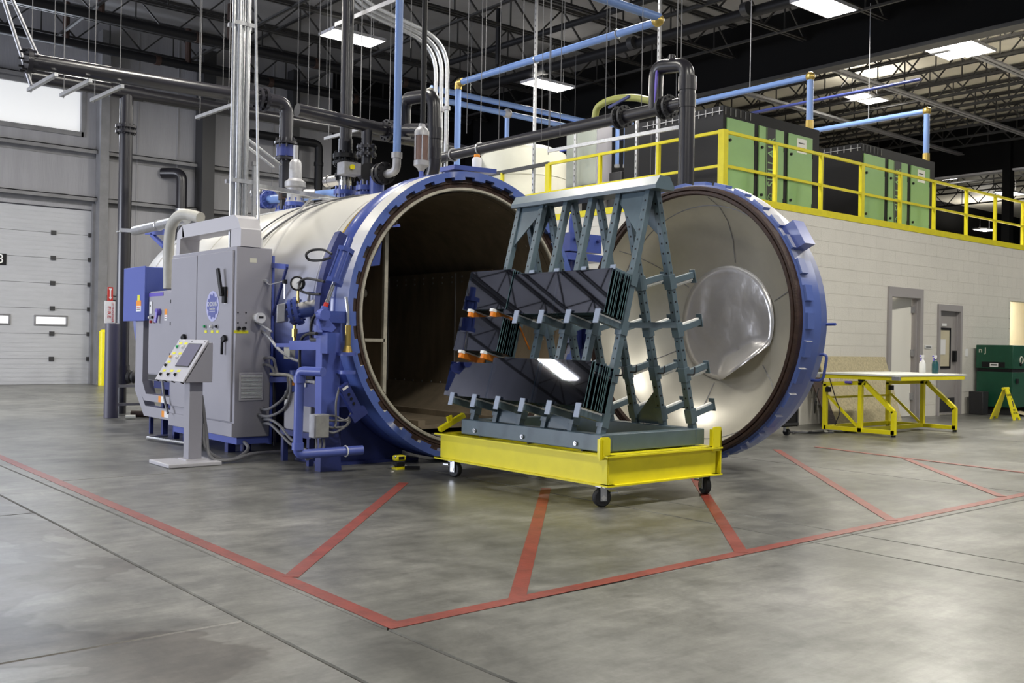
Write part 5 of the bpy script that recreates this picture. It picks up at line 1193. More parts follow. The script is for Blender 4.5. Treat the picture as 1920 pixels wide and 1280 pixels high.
# upper and lower header pipes along the left wall
p = pipe_thing('header_pipe', 'dark header pipe hung nearest above the cabinet, ending in a flanged elbow', (4.5, 12.0, 4.2))
ex = 6.12
part(p, 'pipe_run', MB().tube([(2.95, 12.0, 4.20), (ex, 12.0, 4.26), (ex, 12.0, 3.70)], 0.088, 20, 0.16, 8), 'pvc')
part(p, 'flange', MB().flange((5.80, 12.0, 4.255), (1, 0, 0), 0.155, 0.04, 10, 0.016, 0.02), 'pvc'); part(p, 'flange', MB().flange((5.72, 12.0, 4.25), (1, 0, 0), 0.15, 0.04, 10, 0.016, 0.02), 'pvc')
part(p, 'flange', MB().flange((2.96, 12.0, 4.2), (1, 0, 0), 0.14, 0.05, 8), 'pvc')
part(p, 'flange', MB().flange((ex, 12.0, 3.73), (0, 0, 1), 0.150, 0.03, 8, 0.012, 0.05), 'pvc'); part(p, 'valve_ring', MB().cyl((ex, 12.0, 3.55), (ex, 12.0, 3.70), 0.125, 20), 'blue_dark'); part(p, 'flange', MB().flange((ex, 12.0, 3.52), (0, 0, 1), 0.150, 0.03, 8, 0.012, 0.02), 'pvc')
part(p, 'pipe_run', MB().cyl((ex, 12.0, 3.5), (ex, 12.0, 3.02), 0.085, 20), 'pvc'); part(p, 'red_coupling', MB().cyl((ex - .02, 12.0, 2.98), (ex - .02, 12.0, 3.06), 0.07, 16), 'rust'); part(p, 'nozzle', MB().cyl((ex - .02, 12.0, 2.70), (ex - .02, 12.0, 3.0), 0.05, 16), 'pvc')
part(p, 'nozzle_flange', MB().flange((ex - .02, 12.0, 2.82), (0, 0, 1), 0.11, 0.05, 8), 'blue_paint'); part(p, 'nozzle_flange', MB().flange((ex - .02, 12.0, 2.76), (0, 0, 1), 0.11, 0.04, 8), 'blue_paint')
p = pipe_thing('header_pipe', 'long dark header pipe behind, tee joined to the riser at left', (7.9, 15.2, 4.78))
part(p, 'pipe_run', MB().cyl((3.7, 15.1, 4.79), (11.6, 15.1, 4.79), 0.095, 20), 'pvc'); part(p, 'tee', MB().cyl((4.85, 15.1, 4.79), (5.33, 15.1, 4.79), 0.108, 20), 'pvc')
for x in (7.0, 9.2): part(p, 'coupling', MB().cyl((x, 15.1, 4.79), (x + 0.16, 15.1, 4.79), 0.103, 20), 'pvc')
for x in (4.2, 6.2, 8.3, 10.4): part(p, 'hanger_rod', MB().cyl((x, 15.1, 4.88), (x, 15.1, 7.9), 0.007, 6), 'rod_steel')
# struts carrying the header pipe
def trapeze(p0, p1, lab):
    p0, p1 = V(p0), V(p1)
    t = thing('pipe_hanger', lab, 'pipe hanger', (p0 + p1) / 2, 'galvanised trapeze hangers')
    part(t, 'strut', MB().bar(p0, p1, 0.042, 0.042), 'galv')
    for q in (p0.lerp(p1, 0.10), p0.lerp(p1, 0.92)): part(t, 'rod', MB().cyl(q - V((0, 0, 0.05)), (q.x, q.y, 7.9), 0.0045, 6), 'rod_steel')
for x, l in ((3.19, 'leftmost trapeze hanger in front of the bright window'), (3.56, 'second trapeze hanger from the left below the dark header'), (3.92, 'third trapeze hanger from the left, right of the window'), (5.27, 'trapeze hanger left of the silver conduit bundle'), (7.2, 'trapeze hanger between the dark elbow and the thick dark pipe')):
    trapeze((x, 12.9, 4.08), (x + 0.04, 11.9, 4.08), l)
# diagonal silver braces at far left
for k, (a_, b_) in enumerate((((3, 8), (58, 160)), ((22, 0), (72, 108)))):
    solo('sway_brace', MB().cyl(ony(a_[0] - (10 if k else 2), a_[1] - 25, 12.4), ony(b_[0], b_[1], 12.4), 0.022, 8), 'galv_dull', 'slanting silver brace at the upper left edge, ' + ('nearer the pipes' if k else 'nearest the edge'), 'brace', 'sway braces')

# second header over the vessel with tee and valve
VX = 5.92
p = pipe_thing('valve_header', 'dark horizontal pipe behind the thick vertical one, ending in a bolted valve', (5.6, 9.66, 3.5))
part(p, 'pipe_run', MB().cyl((5.05, 9.66, 3.60), (6.20, 9.66, 3.555), 0.072, 20), 'pvc')
for x in (6.18, 6.25, 6.36): part(p, 'flange', MB().flange((x, 9.66, 3.553), (1, 0, 0), 0.125, 0.035, 10, 0.013, 0.015), 'pvc')
part(p, 'branch', MB().cyl((VX, 9.66, 3.56), (VX, 9.66, 2.9), 0.058, 18), 'pvc')
for z in (3.32, 3.24): part(p, 'flange', MB().flange((VX, 9.66, z), (0, 0, 1), 0.112, 0.03, 8, 0.012, 0.02), 'pvc')
part(p, 'valve_body', MB().cyl((VX - 0.02, 9.58, 3.04), (VX + 0.04, 9.74, 3.04), 0.10, 18).cyl((VX + 0.05, 9.66, 3.04), (VX + 0.3, 9.66, 3.02), 0.06, 14), 'black')
part(p, 'actuator', MB().obox((VX - 0.22, 9.66, 3.05), (0.11, 0, 0), (0, 0.08, 0), (0, 0, 0.07)), 'galv_dull', bevel=0.01); part(p, 'knob', MB().cyl((VX - 0.24, 9.57, 3.06), (VX - 0.24, 9.545, 3.06), 0.028, 10), 'yellow')
part(p, 'bracket', MB().box(VX + 0.12, VX + 0.18, 9.60, 9.72, 2.88, 3.08), 'lip')
part(p, 'nozzle_flange', MB().flange((VX, 9.66, 2.86), (0, 0, 1), 0.115, 0.05, 8), 'blue_paint'); part(p, 'nozzle_flange', MB().flange((VX, 9.66, 2.79), (0, 0, 1), 0.115, 0.05, 8), 'blue_paint'); part(p, 'nozzle', MB().cyl((VX, 9.66, 2.68), (VX, 9.66, 2.9), 0.055, 14), 'blue_paint')
# thick vertical pipe
p = pipe_thing('vent_stack', 'thick dark vertical pipe rising from a bolted flange on the vessel', (VX, 10.12, 2.7))
part(p, 'pipe_run', MB().cyl((VX, 10.12, 3.05), (VX, 10.12, 8.4), 0.070, 24), 'pvc'); part(p, 'flange', MB().flange((VX, 10.12, 3.28), (0, 0, 1), 0.145, 0.05, 12, 0.013, 0.03), 'black'); part(p, 'flange', MB().flange((VX, 10.12, 3.20), (0, 0, 1), 0.145, 0.035, 12, 0.013, 0.02), 'black')
part(p, 'coupling', MB().cyl((VX, 10.12, 3.32), (VX, 10.12, 3.48), 0.082, 24), 'pvc')
part(p, 'spool', MB().cyl((VX, 10.12, 2.86), (VX, 10.12, 3.06), 0.075, 20), 'stainless'); part(p, 'lower_flange', MB().flange((VX, 10.12, 3.06), (0, 0, 1), 0.12, 0.04, 8), 'black'); part(p, 'nozzle_flange', MB().flange((VX, 10.12, 2.86), (0, 0, 1), 0.13, 0.05, 10), 'blue_paint')
part(p, 'nozzle', MB().cyl((VX, 10.12, 2.68), (VX, 10.12, 2.86), 0.06, 14), 'blue_paint')
# blue vertical air pipe
p = pipe_thing('air_drop', 'light blue vertical air pipe ending in a grey elbow over the vessel', (VX, 9.04, 3.0))
part(p, 'pipe_run', MB().cyl((VX, 9.04, 3.16), (VX, 9.04, 8.3), 0.042, 20), 'blue_pipe'); part(p, 'clamp', MB().cyl((VX, 9.04, 3.12), (VX, 9.04, 3.18), 0.060, 16), 'galv_dull')
part(p, 'elbow', MB().tube([(VX, 9.04, 3.14), (VX, 9.04, 2.98), (VX - 0.02, 9.30, 2.96)], 0.045, 14, 0.10), 'galv_dull')
part(p, 'flange', MB().flange((VX - .02, 9.24, 2.98), (0, 1, 0), 0.12, 0.05, 8, 0.016, 0.02), 'black'); part(p, 'flange', MB().flange((VX - .02, 9.32, 2.98), (0, 1, 0), 0.12, 0.04, 8, 0.016, 0.02), 'pvc'); part(p, 'valve_seat', MB().cyl((VX - .02, 9.40, 2.70), (VX - .02, 9.40, 2.96), 0.08, 14), 'blue_paint')
# safety relief valve
p = pipe_thing('relief_valve', 'grey bell-shaped safety relief valve on a blue flange', (VX, 11.34, 2.7), 'valve')
part(p, 'bonnet', MB().lathe([(0, 0.72), (0.03, 0.72), (0.03, 0.55), (0.06, 0.53), (0.075, 0.50), (0.08, 0.30), (0.10, 0.28), (0.13, 0.26), (0.13, 0.20), (0.10, 0.18), (0.10, 0.05), (0.12, 0.0)], (VX, 11.34, 2.86), (0, 0, 1), 24), 'galv_dull')
part(p, 'outlet', MB().cyl((VX, 11.34, 2.98), (VX + 0.2, 11.2, 2.98), 0.06, 14), 'galv_dull')
part(p, 'flange', MB().flange((VX, 11.34, 2.84), (0, 0, 1), 0.125, 0.05, 8), 'blue_paint'); part(p, 'nozzle', MB().cyl((VX, 11.34, 2.66), (VX, 11.34, 2.84), 0.07, 14), 'blue_paint')
# stainless filter
solo('steel_filter', MB().cyl((VX - 0.02, 10.50, 3.03), (VX - 0.02, 10.16, 3.02), 0.068, 20).torus((VX - 0.02, 10.42, 3.03), (0, 1, 0), 0.069, 0.008, 20, 6).cyl((VX - .02, 10.50, 3.03), (VX - .02, 10.53, 3.03), 0.05, 20), 'stainless', 'shiny steel filter canister lying beside the thick dark pipe', 'filter')
# sight separator under the thin dark pipe
p = pipe_thing('moisture_separator', 'brown tinted separator bowl hanging under a thin dark pipe', (VX, 8.575, 2.9), 'separator')
part(p, 'pipe_run', MB().cyl((VX, 8.56, 3.42), (VX, 8.56, 8.3), 0.028, 14), 'black')
part(p, 'head', MB().lathe([(0.03, 0.44), (0.04, 0.40), (0.06, 0.385), (0.078, 0.35), (0.078, 0.31), (0, 0.31)], (VX, 8.575, 2.98), (0, 0, 1), 20), 'galv_dull'); part(p, 'bowl', MB().cyl((VX, 8.575, 3.03), (VX, 8.575, 3.29), 0.074, 24), 'pvc_clear_red')
part(p, 'foot', MB().lathe([(0, 0.06), (0.08, 0.06), (0.08, 0.01), (0.04, -0.02), (0.03, -0.05), (0, -0.05)], (VX, 8.575, 2.97), (0, 0, 1), 20), 'galv_dull')
for k in range(6): a = R(60 * k); part(p, 'rib', MB().cyl((VX + 0.077 * math.cos(a), 8.575 + 0.077 * math.sin(a), 3.03), (VX + 0.077 * math.cos(a), 8.575 + 0.077 * math.sin(a), 3.29), 0.006, 6), 'galv_dull')
part(p, 'drain', MB().cyl((VX, 8.575, 2.74), (VX, 8.575, 2.92), 0.025, 10), 'cabinet_blue')
# arched dark loop
p = pipe_thing('pipe_loop', 'dark pipe bent into an arch behind the light blue pipe', (6.2, 9.0, 2.8))
part(p, 'pipe_run', MB().tube([(6.2, 9.32, 3.42), (6.2, 9.33, 3.86), (6.2, 8.76, 3.80), (6.2, 8.74, 2.98), (6.2, 8.95, 2.74)], 0.072, 18, 0.14, 8), 'pvc'); part(p, 'run', MB().cyl((6.2, 9.5, 3.54), (6.2, 8.72, 3.42), 0.070, 18), 'pvc')
for z in (3.32, 3.1): part(p, 'coupling', MB().cyl((6.2, 8.745, z), (6.2, 8.745, z + 0.12), 0.080, 18), 'pvc')
# galvanised conduit bundle over the cabinet
cb = thing('conduit_bundle', 'bundle of silver conduits rising from the control cabinet to the roof', 'conduit', (4.38, 9.6, 2.05))
for k, (x, y, r) in enumerate(((4.30, 9.60, 0.024), (4.345, 9.56, 0.024), (4.385, 9.60, 0.024), (4.425, 9.56, 0.020), (4.46, 9.60, 0.018), (4.36, 9.65, 0.024), (4.42, 9.65, 0.02))):
    part(cb, 'conduit', MB().cyl((x, y, 2.04), (x, y, 8.5), r, 12), 'galv')
for z in (2.75, 4.35, 5.9):
    part(cb, 'clamp_strut', MB().box(4.27, 4.50, 9.535, 9.55, z - 0.02, z + 0.02), 'galv')
    part(cb, 'clamp_strut', MB().box(4.27, 4.52, 9.66, 9.70, z - 0.02, z + 0.02), 'galv_dull')
# strut frame with handrail beside it, standing on the cabinet
sf = thing('rail_stand', 'silver strut post on the cabinet with rails over the vessel', 'strut frame', (4.5, 9.55, 2.05))
part(sf, 'post', MB().box(4.50, 4.535, 9.52, 9.56, 2.05, 2.92), 'galv'); part(sf, 'post_cap', MB().box(4.49, 4.545, 9.51, 9.57, 2.92, 2.96), 'galv_dull')
a_ = V((4.52, 9.54, 2.72)); part(sf, 'rail', MB().bar(a_, (5.85, 10.05, 2.76), 0.042, 0.042), 'galv'); part(sf, 'rail', MB().cyl((4.46, 9.6, 3.20), (6.0, 11.9, 3.42), 0.016, 8), 'galv'); part(sf, 'rail', MB().cyl((4.46, 9.6, 3.12), (5.7, 11.5, 3.30), 0.016, 8), 'galv')
part(sf, 'outlet_box', MB().box(4.40, 4.46, 9.20, 9.26, 2.05, 2.15), 'plastic_white')
part(sf, 'conduit', MB().cyl((4.43, 9.23, 2.14), (4.43, 9.5, 6), 0.014, 8), 'galv')
# rails and cables lying over the shell
def over(y0, y1, a0, a1, r, rad=1.35, n=18):
    return MB().sweep([V((CX + rad * math.cos(R(a0 + (a1 - a0) * i / n)), y0 + (y1 - y0) * i / n, CZ + rad * math.sin(R(a0 + (a1 - a0) * i / n)))) for i in range(n + 1)], r, 6)
solo('shell_cable', over(10.1, 9.3, 150, 85, 0.011), 'grey_hose', 'grey cable curving over the white shell behind the cabinet', 'cable', 'cables over the shell'); solo('shell_cable', over(10.4, 9.9, 152, 88, 0.008), 'grey_hose', 'thinner grey cable curving over the shell, farther back', 'cable', 'cables over the shell')
solo('shell_conduit', MB().tube([onx(482, 405, 5.5), onx(600, 384, 5.62), onx(668, 370, 5.75)], 0.018, 8, 0.1), 'galv', 'straight silver conduit along the top of the shell', 'conduit')
t = solo('shell_bracket', MB().tube([onx(533, 425, 5.05), onx(585, 370, 5.4), onx(640, 375, 5.6)], 0.013, 8, 0.05), 'galv', 'thin bent silver rod standing on the shell top', 'bracket'); part(t, 'shell_clamp', MB().sphere(onx(532, 427, 5.06), 0.05, 10, 6, (1, 1, .7)), 'cabinet_blue')
p = pipe_thing('blue_manifold', 'blue horizontal pipe with valves along the far side of the shell top', (6.9, 11.2, 2.45))
part(p, 'pipe_run', MB().cyl(onx(490, 375, 6.3), onx(640, 362, 6.3), 0.06, 14), 'blue_pipe')
for px in (495, 505): part(p, 'flange', MB().flange(onx(px, 374, 6.3), (0, 1, 0), 0.13, 0.05, 8), 'blue_paint')
part(p, 'valve', MB().sphere(onx(484, 365, 6.25), 0.12), 'stainless')
t = solo('warning_beacon', MB().lathe([(0, 0.0), (0.045, 0), (0.05, 0.10), (0.04, 0.12), (0, 0.13)], (6.05, 7.80, 2.86), (0, 0, 1), 16), 'plastic_white', 'small white can with an orange cap on the blue tray', 'beacon'); part(t, 'cap', MB().cyl((6.05, 7.80, 2.985), (6.05, 7.80, 3.01), 0.03, 14), 'label_orange')

# ---- dark pipe run to the right with riser loop behind the door
X9 = 8.9
p = pipe_thing('return_pipe', 'dark sloping pipe with bolted valves and a tall looped riser behind the door', (X9, 9.5, 0))
part(p, 'pipe_run', MB().cyl((X9, 12.6, 3.96), (X9, 7.55, 3.96), 0.078, 20), 'pvc')
part(p, 'riser', MB().cyl((X9, 7.535, 0), (X9, 7.535, 4.20), 0.092, 24), 'pvc'); part(p, 'loop', MB().tube([(X9, 8.02, 3.96), (X9, 8.02, 4.47), (X9, 7.545, 4.40), (X9, 7.545, 4.1)], 0.085, 20, 0.14, 8), 'pvc')
for z in (3.92, 4.12): part(p, 'coupling', MB().cyl((X9, 7.538, z - 0.02), (X9, 7.538, z + 0.14), 0.102, 24), 'pvc')
for y in (8.62, 8.52, 7.90, 7.80): part(p, 'flange', MB().flange((X9, y, 3.96), (0, 1, 0), 0.14, 0.03, 10, 0.014, 0.015), 'dark_steel')
part(p, 'valve_handle', MB().bar((X9 - 0.05, 8.75, 4.10), (X9 - 0.05, 8.40, 4.18), 0.03, 0.03), 'blue_dark')
part(p, 'valve_handle', MB().bar((X9 - 0.06, 7.98, 4.02), (X9 - 0.06, 7.95, 4.45), 0.025, 0.025), 'purple')
part(p, 'clamp_ring', MB().torus((X9, 11.4, 3.96), (0, 1, 0), 0.085, 0.014, 20, 6), 'galv'); part(p, 'clamp_ring', MB().torus((X9, 12.05, 3.96), (0, 1, 0), 0.09, 0.014, 20, 6), 'galv_dull')
part(p, 'dome_cap', MB().lathe([(0, 0.08), (0.04, 0.07), (0.05, 0.0)], (X9, 7.78, 4.49), (0, 0, 1), 16), 'pvc')
for y in (11.4, 9.9, 8.25, 7.7): part(p, 'hanger_rod', MB().cyl((X9, y, 4.03), (X9, y, 7.9), 0.006, 6), 'rod_steel')
# blue air pipe frame
p = pipe_thing('air_main', 'light blue air pipe turning at two brass elbows across the centre top', (9.6, 10.8, 3.3))
part(p, 'pipe_run', MB().tube([(9.6, 12.9, 3.3), (9.6, 12.9, 5.325), (9.6, 8.66, 5.31)], 0.050, 18, 0.06), 'blue_pipe'); part(p, 'pipe_run', MB().tube([(9.6, 8.62, 5.36), (6.4, 8.62, 5.36), (6.4, 8.62, 8.5)], 0.055, 18, 0.12), 'blue_pipe')
part(p, 'elbow', MB().tube([(9.6, 12.9, 5.22), (9.6, 12.9, 5.325), (9.6, 12.78, 5.325)], 0.062, 16, 0.06), 'brass'); part(p, 'elbow', MB().sphere((9.6, 8.64, 5.33), 0.085), 'brass')
for y in (9.35, 11.0): part(p, 'clamp', MB().torus((9.6, y, 5.315), (0, 1, 0), 0.055, 0.012, 16, 6), 'galv')
for y in (9.5, 10.4, 11.3, 12.2): part(p, 'hanger_rod', MB().cyl((9.6, y, 5.36), (9.6, y, 7.9), 0.0045, 6), 'rod_steel')
p = pipe_thing('twin_air_main', 'pair of light blue air pipes running behind the strut posts', (14, 16.5, 6.1))
for z in (6.27, 6.07): part(p, 'pipe_run', MB().cyl((11.6, 16.5, z), (16.2, 16.5, z), 0.06, 14), 'blue_pipe')
for x in (13.6,): part(p, 'tee', MB().sphere((x, 16.5, 6.07), 0.11), 'galv_dull'); part(p, 'drop', MB().cyl((x, 16.5, 4.6), (x, 16.5, 6.05), 0.05, 14), 'blue_pipe')
part(p, 'cap', MB().sphere((11.6, 16.5, 6.15), 0.13), 'lip')
for x in (12.6, 14.4, 15.6): part(p, 'hanger_rod', MB().cyl((x, 16.5, 6.3), (x, 16.5, 7.9), 0.006, 6), 'rod_steel')
t = thing('air_drop_manifold', 'row of three short blue air drops behind the yellow railing', 'pipe', onx(1155, 330, 12.2))
q0, q1 = onx(1120, 238, 12.2), onx(1186, 232, 12.2); part(t, 'header', MB().cyl(q0, q1, 0.035, 12), 'blue_pipe'); part(t, 'hanger_rod', MB().cyl((12.2, (q0.y + q1.y) / 2, q0.z), (12.2, (q0.y + q1.y) / 2, 7.9), 0.006, 6), 'rod_steel')
for k, px in enumerate((1130, 1158, 1174)):
    q = onx(px, 235, 12.2); q2 = onx(px, 308 if k else 300, 12.2); dp_ = part(t, 'drop', MB().cyl((q.x, q.y, q2.z), (q.x, q.y, q.z), 0.035, 12), 'blue_pipe'); part(dp_, 'end_cap', MB().cyl((q.x, q.y, q2.z - 0.05), (q.x, q.y, q2.z), 0.045, 12), 'galv_dull')
# three silver conduits bending at the top
p = thing('bent_conduits', 'three silver conduits with swept bends right of the thin dark pipe', 'conduit', (9, 12.5, 3.3))
for k in range(3):
    y = 12.68 - k * 0.15; part(p, 'conduit', MB().tube([(9.0, y, 3.0), (9.0, y, 5.75), (7.6, y + 0.5, 6.25), (7.3, y + 0.6, 8.6)], 0.033, 12, 0.45, 8), 'galv')
    part(p, 'clamp', MB().cyl((9.0, y, 4.70), (9.0, y, 4.76), 0.055, 12), 'galv_dull')
# strut posts and bar on the mezzanine edge
def strut(px, ytop, ybot, x, lab, m_='galv'):
    a_, b_ = onx(px, ybot, x), onx(px, ytop, x)
    z0 = ZM + 0.04 if ybot > 300 else b_.z - 1
    t = solo('strut_post', MB().box(x - 0.02, x + 0.02, a_.y - 0.022, a_.y + 0.022, z0, b_.z), m_, lab, 'strut post', 'perforated strut posts')
    h = MB()
    z = z0 + 0.1
    while z < b_.z - 0.05: h.box(x - 0.0205, x + 0.0205, a_.y - 0.007, a_.y + 0.007, z, z + 0.035); z += 0.10
    part(t, 'slot_holes', h, 'dark_steel', stuff=True)
strut(1000, -60, 360, 11.15, 'tall strut post left of the white tank edge reaching the roof'); strut(1232, -60, 330, 11.2, 'tall strut post beside the dark riser loop reaching the roof')
strut(1193, 225, 335, 11.6, 'short strut post behind the railing between the blue drops and the riser'); strut(1078, 235, 345, 11.45, 'strut post in front of the grey electrical panel')
solo('strut_bar', MB().bar(onx(1028, 283, 9.0), onx(1280, 237, 9.0), 0.03, 0.042), 'galv', 'long sloping silver strut bar in front of the mezzanine railing', 'strut bar')
for q in ((1028, 283), (1275, 238)):
    w = onx(q[0], q[1], 9.0); solo('strut_rod', MB().cyl(w - V((0, 0, 0.05)), (w.x, w.y, 7.9), 0.006, 6), 'rod_steel', 'thin rod holding the ' + ('left' if q[0] < 1100 else 'right') + ' end of the sloping strut bar', 'rod', 'thin hanger rods')
solo('perforated_bar', MB().bar(ony(628, 46, 11.0), ony(742, -2, 9.2), 0.01, 0.05), 'galv_dull', 'perforated bar sloping across the lit ceiling panel at left', 'strut bar')
solo('green_hose', MB().spline([onx(1115, 222, 9.3), onx(1122, 200, 9.3), onx(1150, 186, 9.3), onx(1190, 183, 9.3), onx(1225, 190, 9.3)], 0.045, 14), 'hose_pale', 'yellow-green hose arching behind the dark sloping pipe', 'hose').data.materials[0] = mat('hose_green', (0.35, 0.36, 0.10), 0.4)
# loose hanger rods from the roof
rods = [(418, 160), (477, 160), (557, 200), (577, 215), (597, 205), (612, 160), (675, 235), (693, 225), (730, 225), (770, 90), (838, 320), (875, 250), (935, 262), (1015, 262), (1050, 255), (1135, 225)]
for k, (px, yb) in enumerate(rods):
    q = onx(px, yb, 7.6); solo('hanger_rod', MB().cyl(q, (q.x, q.y, 7.9), 0.0042, 6), 'rod_steel', 'thin threaded rod hanging from the roof joists over the vessel', 'rod', 'threaded rods over the vessel')
# sprinkler mains under the joists
for (y, z, x0, x1, lab) in ((21.2, 7.72, 0, 18, 'black sprinkler main along the upper left roof, nearer one'), (23.6, 7.72, 2, 18, 'black sprinkler main along the upper left roof, beside the wall')):
    t = thing('sprinkler_main', lab, 'pipe', ((x0 + x1) / 2, y, z), 'black sprinkler mains'); part(t, 'pipe_run', MB().cyl((x0, y, z), (x1, y, z), 0.10, 14), 'black')
    for x in (8.6, 11.5, 14): part(t, 'coupling', MB().cyl((x, y, z), (x + 0.12, y, z), 0.12, 14), 'rust')
    for x in (6.6, 9.4): part(t, 'drop', MB().cyl((x, y, z), (x, y, z + 0.9), 0.07, 10), 'rust')
t = thing('sprinkler_main', 'black sprinkler main running towards the viewer before the bulkhead', 'pipe', (15.9, 14, 7.7), 'black sprinkler mains'); part(t, 'pipe_run', MB().cyl((15.7, 20, 7.7), (16.2, 7, 7.7), 0.11, 14), 'black'); part(t, 'pipe_run', MB().cyl((14.2, 20, 7.9), (14.6, 9, 7.9), 0.07, 12), 'black')
for y in (17.8, 15, 12): part(t, 'coupling', MB().cyl((15.78, y, 7.7), (15.785, y - 0.14, 7.7), 0.135, 14), 'dark_steel')
part(t, 'drop', MB().tube([(13.4, 16.6, 8.3), (13.4, 16.6, 7.1), ], 0.06, 10), 'black')
# dark elbow on the back wall
p = thing('wall_elbow_pipe', 'dark elbow pipe coming out of the pale back wall', 'pipe', (9.6, 24.3, 3)); q = ony(338, 325, 24.4)
part(p, 'pipe_run', MB().tube([(q.x - 0.35, 24.68, q.z), (q.x, 24.3, q.z), (q.x, 24.3, 0)], 0.13, 16, 0.2), 'pvc'); part(p, 'coupling', MB().cyl((q.x, 24.3, q.z - 1.0), (q.x, 24.3, q.z - 0.9), 0.15, 16), 'galv')
p = thing('duct_elbow', 'black square-bent pipe on the back wall behind the relief valve', 'pipe', (12.9, 24.2, 3)); q = ony(598, 270, 24.3); part(p, 'pipe_run', MB().tube([(q.x - 2.0, 24.3, q.z), (q.x, 24.3, q.z), (q.x, 24.3, 0)], 0.11, 14, 0.15), 'black'); part(p, 'coupling', MB().cyl((q.x, 24.3, q.z - .6), (q.x, 24.3, q.z - .5), 0.13, 14), 'black')

# ================================================================== MEZZANINE EQUIPMENT
Z0 = ZM + 0.04
tk = thing('water_tank', 'cream plastic tank with a domed top behind the railing', 'tank', (12.3, 14.4, Z0))
part(tk, 'body', MB().lathe([(0.82, 0), (0.82, 1.42), (0.80, 1.48), (0.55, 1.60), (0.2, 1.66), (0, 1.66)], (12.3, 14.4, Z0), (0, 0, 1), 40), 'tank'); part(tk, 'lid', MB().cyl((12.3, 14.4, Z0 + 1.65), (12.3, 14.4, Z0 + 1.71), 0.2, 20), 'tank')
for z in (0.5, 1.0): part(tk, 'rib', MB().torus((12.3, 14.4, Z0 + z), (0, 0, 1), 0.82, 0.012, 40, 6), 'tank')
ep = thing('electrical_panel', 'grey-green electrical panel standing behind the railing', 'electrical panel', (11.75, 12.0, Z0)); a_, b_ = onx(1062, 245, 11.6), onx(1118, 345, 11.6)
part(ep, 'body', MB().box(11.61, 11.95, b_.y, a_.y, b_.z, a_.z), 'cab_grey'); part(ep, 'door', MB().box(11.595, 11.61, b_.y + 0.02, a_.y - 0.02, b_.z + 0.02, a_.z - 0.02), 'green_machine').data.materials[0] = mat('panel_green', (0.33, 0.36, 0.32), 0.45)
part(ep, 'stand', MB().box(11.7, 11.9, b_.y + 0.05, b_.y + 0.1, Z0, b_.z), 'galv_dull'); part(ep, 'stand', MB().box(11.7, 11.9, a_.y - 0.1, a_.y - 0.05, Z0, b_.z), 'galv_dull'); part(ep, 'bottom_tray', MB().box(11.56, 11.9, b_.y - 0.05, a_.y, b_.z - 0.06, b_.z), 'galv_dull')
solo('control_box', MB().box(11.9, 12.1, 11.45, 12.15, Z0, Z0 + 0.78), 'dark_steel', 'low dark grey cabinet behind the railing below the blue drops', 'cabinet', bevel=0.01)
